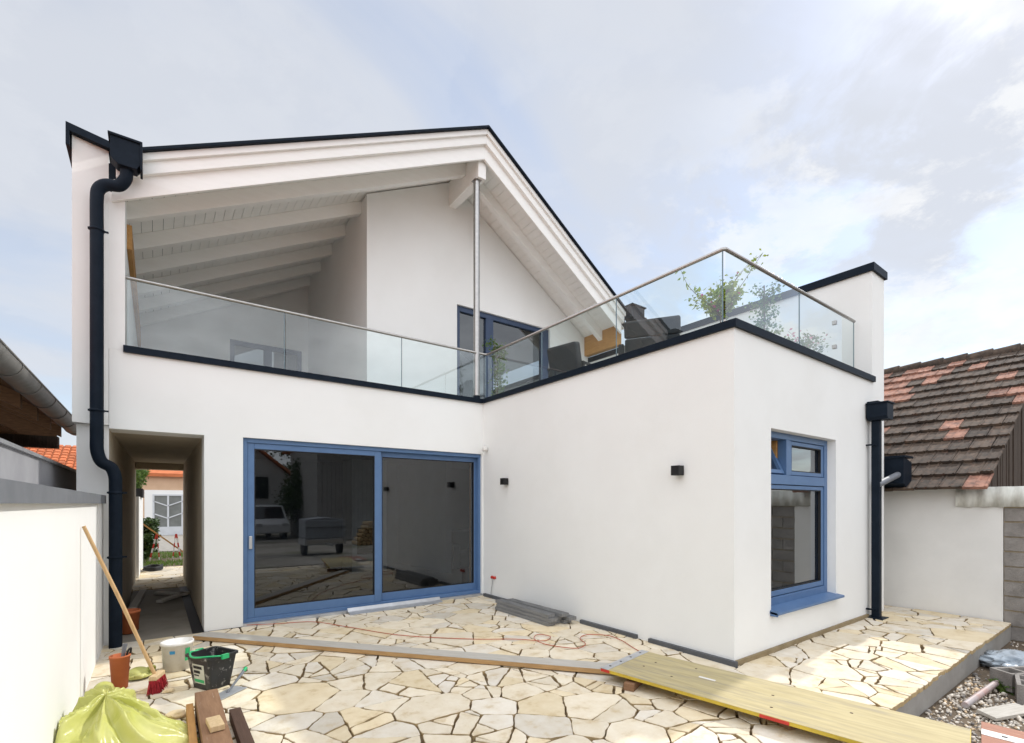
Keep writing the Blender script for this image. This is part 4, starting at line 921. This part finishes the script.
def crumpled_sack(nu, nv, r, lumps, seed, excess=1.3, steps=150, wall=None):
    """a closed film bag, larger than its contents, settling under its own weight: position based cloth on a lat-long grid"""
    rs = np.random.RandomState(seed); th = np.linspace(.02, math.pi-.02, nu)[:, None]; ph = np.linspace(0, 2*math.pi, nv, endpoint=False)[None, :]
    P = np.stack([np.sin(th)*np.cos(ph)*r[0], np.sin(th)*np.sin(ph)*r[1], np.cos(th)*r[2]+r[2]*np.ones_like(ph)], -1)
    sets = []
    for du, dv, k in ((1, 0, 1.), (0, 1, 1.), (1, 1, .6), (1, -1, .6), (2, 0, .35), (0, 2, .35), (4, 0, .12), (0, 4, .12)):
        A = slice(0, nu-du); D0 = np.roll(P, -dv, 1)[du:]-P[A]; sets.append((du, dv, A, np.sqrt((D0**2).sum(-1))*excess, k))
    for _ in range(26):
        d = rs.normal(0, 1, 3); d /= np.linalg.norm(d); f = rs.uniform(8, 30); P += d*(np.sin(P @ (rs.normal(0, 1, 3)*f*.6)+rs.uniform(0, 6))*.05/f**.5)[..., None]*.5
    Q = P.copy(); ro = np.array(r)*1.10
    for st_ in range(steps):
        V = (P-Q)*.9; Q = P.copy(); P = P+V; P[..., 2] -= 9.8*.009**2
        for it in range(5):
            for du, dv, A, L0, k in sets:
                B = np.roll(P, -dv, 1)[du:]; D = B-P[A]; l = np.sqrt((D*D).sum(-1))+1e-9
                C = D*((l-L0)/l*.5*k*.5)[..., None]; P[A] += C
                G = np.zeros_like(P); G[du:] = C; P -= np.roll(G, dv, 1)
            E = (P-np.array([0, 0, r[2]]))/ro; q = np.sqrt((E*E).sum(-1)); o = q > 1; P[o] = (E[o]/q[o][:, None])*ro+np.array([0, 0, r[2]])
            for (cx, cy, cz, ax, ay, az) in lumps:
                E = (P-np.array([cx, cy, cz]))/np.array([ax, ay, az]); q = np.sqrt((E*E).sum(-1))+1e-9; ins = q < 1
                P[ins] = (E[ins]/q[ins][:, None])*np.array([ax, ay, az])+np.array([cx, cy, cz]); Q[ins] += (P[ins]-Q[ins])*.5
            if wall is not None: P[..., 0] = np.maximum(P[..., 0], wall)
            low = P[..., 2] < .01; P[..., 2] = np.maximum(P[..., 2], .01); Q[low] += (P[low]-Q[low])*.7
    return P
def sack_mesh(P, mat, loc, rz=0):
    nu, nv = P.shape[:2]; m = MB()
    m.add([tuple(p) for p in P.reshape(-1, 3)]+[tuple(P[0].mean(0)), tuple(P[-1].mean(0))], [(i*nv+j, (i+1)*nv+j, (i+1)*nv+(j+1) % nv, i*nv+(j+1) % nv) for i in range(nu-1) for j in range(nv)]+[(nu*nv, j, (j+1) % nv) for j in range(nv)]+[(nu*nv+1, (nu-1)*nv+(j+1) % nv, (nu-1)*nv+j) for j in range(nv)], True)
    o = m.build('rubbish_sack', mat); o.location = loc; o.rotation_euler = (0, 0, rz)
    su = o.modifiers.new('smooth', 'SUBSURF'); su.levels = 1; su.render_levels = 1
    return o
def gathered_sack(peak, reach, H, seed, folds, wall):
    """film gathered at a peak and falling away in long sharp folds over a heap"""
    nr, na = 80, 300; m = MB(); vs_ = []; S = Vector((seed*1.3, seed*2.1, seed*.7))
    def crest(q): return (1-min(1, abs(mnoise.noise(q))*2.6))**1.5
    for i in range(nr):
        r = i/(nr-1)
        for j in range(na):
            t = 2*math.pi*j/na; t2 = t+.95*r*mnoise.noise(Vector((math.cos(t)*1.2, math.sin(t)*1.2, r*1.5))+S)
            c_, s_ = math.cos(t2), math.sin(t2); C = Vector((c_, s_, 0))
            R_ = reach(math.cos(t), math.sin(t))*(1+.10*mnoise.noise(C*1.8+S))
            heap = mnoise.noise(Vector((c_*r*2.0, s_*r*2.0, 3))+S)*.10*math.sin(math.pi*r)
            A = math.sin(math.pi*min(1, .12+r*.82))
            f1 = crest(C*folds*.5+Vector((0, 0, r*.5))+S); f2 = crest(C*folds+Vector((0, 0, r*1.1))+S*2); f3 = crest(Vector((c_*r*3.2, s_*r*3.2, r*1.2))+S*3)
            d = A*(.085*(f1-.35)+.035*(f2-.35)+.022*(f3-.35))
            z = H*((1-r**1.9)*.93+.07*(1-r)**4)+heap*.9
            x = peak[0]+math.cos(t)*R_*r+c_*d*.55; y = peak[1]+math.sin(t)*R_*r+s_*d*.55
            vs_.append((max(x, wall+.004*mnoise.noise(Vector((y*20, z*20, 1)))), y, max(.006+.01*f2*(r > .8), z+d*.9)))
    m.add(vs_, [(i*na+j, (i+1)*na+j, (i+1)*na+(j+1) % na, i*na+(j+1) % na) for i in range(nr-1) for j in range(na)], True)
    return m
o = gathered_sack((-.14, .16), lambda c_, s_: .30+.14*max(0, c_)+.34*max(0, -s_)+.02*max(0, s_), .34, 6.3, 5.2, -.345).build('rubbish_sack', BAGM); o.location = (-.125, 3.98, 0); tag(o, 'big crumpled yellow rubbish sack on the paving against the white wall', 'sack')
o = sack_mesh(crumpled_sack(40, 64, (.13, .15, .105), ((0, 0, .07, .07, .08, .07),), 8), BAGM, (-.345, 5.2, 0)); tag(o, 'small crumpled yellow sack at the foot of the wall left of the tool pot', 'sack')
o = sack_mesh(crumpled_sack(40, 64, (.15, .18, .08), ((0, 0, .04, .08, .1, .05),), 15), BAGM, (-.13, 5.66, 0)); tag(o, 'flat yellow sack lying behind the tool pot on its right', 'sack')
# timber offcuts in front
for (x0, y0, x1, y1, z, wd, h, mt, lb) in ((.315, 4.42, .30, 3.0, .09, .15, .14, BROWNW, 'thick reddish brown beam lying towards the camera beside the yellow sack'),
                                           (.205, 4.36, .18, 3.0, .055, .045, .10, ORANGEW, 'narrow orange board on edge against the left side of the thick brown beam'),
                                           (.475, 4.13, .47, 3.0, .045, .075, .075, DARKW, 'dark brown batten lying right of the thick brown beam')):
    m = MB(); dy = y1-y0; L_ = math.hypot(x1-x0, dy); m.box(-wd/2, wd/2, -L_/2, L_/2, -h/2, h/2); o = m.build('timber_offcut', mt, bevel=.004); o.location = ((x0+x1)/2, (y0+y1)/2, max(z, h/2+.004)); o.rotation_euler = (0, 0, math.atan2(dy, x1-x0)+math.pi/2); tag(o, lb, 'timber', 'timber offcuts in the foreground')
m = MB(); m.box(-.04, .04, -.09, .09, 0, .035); o = m.build('timber_offcut', PALEW, bevel=.003); o.location = (.31, 3.66, .165); o.rotation_euler = (0, 0, R(4)); tag(o, 'pale sawn wood block resting on top of the thick brown beam', 'timber', 'timber offcuts in the foreground')
for k, (x, y, r, lb) in enumerate(((.13, 4.42, .05, 'small ochre stone lump lying left of the timber offcuts'), (.09, 5.05, .03, 'little ochre stone chip behind the broom head'))):
    bm = bmesh.new(); bmesh.ops.create_icosphere(bm, subdivisions=3, radius=1); m = MB()
    for v in bm.verts: v.co = Vector((v.co.x*1.4, v.co.y, v.co.z*.6))*r*(1+.35*mnoise.noise(v.co*1.3+Vector((k*5, 0, 0))))
    bm.verts.ensure_lookup_table(); m.add([v.co.copy() for v in bm.verts], [tuple(v.index for v in f.verts) for f in bm.faces]); bm.free()
    m.tone = [(1.0, .9, .75)]*len(m.f); o = m.build('stone_lump', STONE); o.location = (x, y, r*.5); tag(o, lb, 'stone', 'loose stone lumps')

# ------------------------------------------------------------------ debris at the lower right
ZG = -.25
o = sack('bag', (.42, .30, .11), 12, 5, fold=.3).build('film_heap', FOILM); o.location = (7.75, 1.02, ZG); tag(o, 'crumpled pale plastic sheeting on the soil below the paving edge', 'plastic sheet')
m = MB(); m.tube([(5.83, 1.12, ZG+.05), (6.83, 1.05, ZG+.08)], .027, 16); o = m.build('plastic_pipe', pm('dirty_pipe', (.40, .38, .38), .5, (.42, .25, .22), 5)); tag(o, 'dirty grey and pink plastic pipe lying on the gravel', 'pipe')
m = MB(); m.box(-.25, .25, -.07, .07, 0, .03); o = m.build('grey_offcut', BOARDW, bevel=.003); o.location = (5.95, .88, ZG+.03); o.rotation_euler = (R(8), 0, R(-20)); tag(o, 'short pale grey board offcut on the gravel at the right edge', 'board')
for (x, y, z, rz, lb) in ((6.9, .93, ZG+.02, -30, 'hollow grey building block lying flat beside the plastic pipe'), (6.55, .80, ZG+.02, 10, 'grey building block standing nearest the camera at the right edge'), (7.3, .78, ZG+.02, -10, 'darker grey building block behind the others at the right edge')):
    m = MB(); m.box(-.2, .2, -.1, -.07, 0, .18); m.box(-.2, .2, .07, .1, 0, .18); m.box(-.2, -.17, -.07, .07, 0, .18); m.box(.17, .2, -.07, .07, 0, .18); m.box(-.015, .015, -.07, .07, 0, .18)
    o = m.build('building_block', BLOCK); o.location = (x, y, z); o.rotation_euler = (0, 0, R(rz)); tag(o, lb, 'block', 'loose building blocks')
m = MB(); rg = random.Random(17)
for _ in range(160): m.leaf((6.75+rg.gauss(0, .035), 1.0+rg.gauss(0, .035), ZG+rg.uniform(0, .07)), .075*rg.uniform(.5, 1.2), rg, -.5)
tag(m.build('weed', LEAF), 'small green weed growing by the end of the plastic pipe', 'weed')

# ------------------------------------------------------------------ the yard behind the camera, seen mirrored in the sliding door
t = thing('gabled_house', 'grey gabled house across the yard mirrored in the left pane of the sliding door', 'house', (3.5, -21, 0), world=True)
m = MB(); m.prism([(-.5, -.25), (7.4, -.25), (7.4, 2.8), (3.5, 5.9), (-.5, 2.8)], 'y', -25, -18); m.build('wall', HOUSEG, t)
m = MB(); m.prism([(-.9, 2.55), (3.5, 5.97), (7.8, 2.55), (7.8, 2.7), (3.5, 6.13), (-.9, 2.7)], 'y', -25.3, -17.7); m.build('roof', ORTILE, t)
for x in (1.2, 4.4): f_ = MB().box(x, x+1.1, -17.99, -17.94, 1.9, 3.2).build('window', DARKGL, t)
t = thing('barn', 'tall grey weathered plank barn across the yard mirrored in the sliding door', 'barn', (9, -12, 0), world=True)
m = MB(); rg = random.Random(23); x = 6.3
MB().box(6.35, 12.4, -16, -10.06, -.25, 4.5).build('frame_wall', BARNW, t)
while x < 12.4:
    wd = rg.uniform(.16, .24); m.box(x, x+wd-.012, -10.06+rg.uniform(0, .02), -10.0, -.2, 4.6); x += wd
m.build('boards', BARNW, t); m = MB(); m.prism([(-16.4, 4.5), (-13, 6.6), (-9.6, 4.5), (-9.6, 4.65), (-13, 6.8), (-16.4, 4.65)], 'x', 6.0, 12.7); m.build('roof', ORTILE, t)
def tree(lbl, x, y, h, seed, lm=LEAFD):
    rng = random.Random(seed); t = thing('tree', lbl, 'tree', (x, y, -.25), world=True)
    tr_, cr = MB(), MB(); tr_.tube([(x, y, -.3), (x+.1, y, h*.35), (x, y+.1, h*.8)], [.2, .15, .04], 10)
    for _ in range(26):
        a_ = rng.uniform(0, 6.28); z = rng.uniform(.3, .95)*h; l = (1.1-z/h)*h*.42; e = Vector((x+math.cos(a_)*l, y+math.sin(a_)*l, z+rng.uniform(-.1, .6)))
        tr_.tube([(x, y, z-.3), e], [.05, .015], 5)
        for _ in range(130):
            u = rng.uniform(.25, 1.05); p = Vector((x, y, z-.3)).lerp(e, u)+Vector((rng.gauss(0, .28), rng.gauss(0, .28), rng.gauss(0, .22))); cr.leaf(p, rng.uniform(.12, .28), rng)
    tr_.build('trunk', BARK, t); cr.build('crown', lm, t)
tree('tall dark tree behind the gabled house mirrored in the sliding door', 8.8, -24, 10, 1)
tree('low dark tree beside the barn mirrored in the sliding door', 6.6, -14.0, 3.6, 2)
tree('broad green tree at the right end of the yard behind the photographer', 15, -14, 8, 3, LEAF)
def van(x, y, lbl, rz):
    t = thing('van', lbl, 'van')
    m = MB(); m.prism([(-2.1, .35), (2.1, .35), (2.15, .8), (1.75, 1.05), (1.05, 1.75), (-2.0, 1.8), (-2.15, 1.0)], 'y', -.85, .85); m.build('body', VANP, t, bevel=.06)
    m = MB(); m.prism([(1.72, 1.09), (1.14, 1.67), (1.155, 1.685), (1.735, 1.105)], 'y', -.72, .72); m.build('windscreen', DARKGL, t)
    for s in (-.853, .853): MB().box(.0, 1.0, min(s, s*1.01), max(s, s*1.01), 1.1, 1.6).build('side_window', DARKGL, t)
    for s in (-.6, .6): MB().box(2.1, 2.16, s-.14, s+.14, .7, .85).build('headlight', ALU, t)
    for wx in (-1.35, 1.3):
        for s in (-.78, .78):
            w_ = MB().tube([(wx, s-.1, .32), (wx, s+.1, .32)], .32, 20).build('wheel', BLACK, t); MB().tube([(wx, s-.11, .32), (wx, s+.11, .32)], .19, 16).build('rim', ALU, w_)
    t.location = (x, y, -.25); t.rotation_euler = (0, 0, R(rz))
van(4.5, -14.4, 'white van parked before the gabled house, mirrored in the sliding door', 84)
t = thing('trailer', 'small trailer under a grey tarpaulin standing in the yard, mirrored in the sliding door', 'trailer', (4.9, -3.9, -.25))
m = MB(); m.box(-.7, .7, -.5, .5, .38, .6); m.build('bed', ALU, t); m = MB(); m.box(-.69, .69, -.49, .49, .6, 1.28); m.prism([(-.69, 1.28), (.69, 1.28), (0, 1.36)], 'y', -.49, .49); m.build('tarpaulin', TARP, t, bevel=.05)
m = MB(); m.tube([(-.70, -.5, 1.0), (.70, -.5, 1.0)], .012, 6); m.tube([(-.70, .5, 1.0), (.70, .5, 1.0)], .012, 6); m.build('lashing', BLACK, t)
MB().box(-.64, .64, .501, .52, .42, .56).build('tail_board', BOARDW, t)
for s in (-.62, .62): MB().tube([(s-.07, 0, .26), (s+.07, 0, .26)], .26, 18).build('wheel', BLACK, t)
MB().bar((0, .5, .42), (0, 1.3, .42), .07, .07).build('drawbar', ALU, t)
m = MB(); rg = random.Random(19)
for r_ in range(6):
    for k in range(9-r_):
        x = 7.2+k*.2+r_*.1; m.tube([(x, -6.6+rg.uniform(-.05, .05), -.15+r_*.17), (x, -7.4, -.15+r_*.17)], .095, 8)
tag(m.build('log_pile', LOGM), 'pale split log pile before the barn, mirrored in the sliding door', 'log pile')
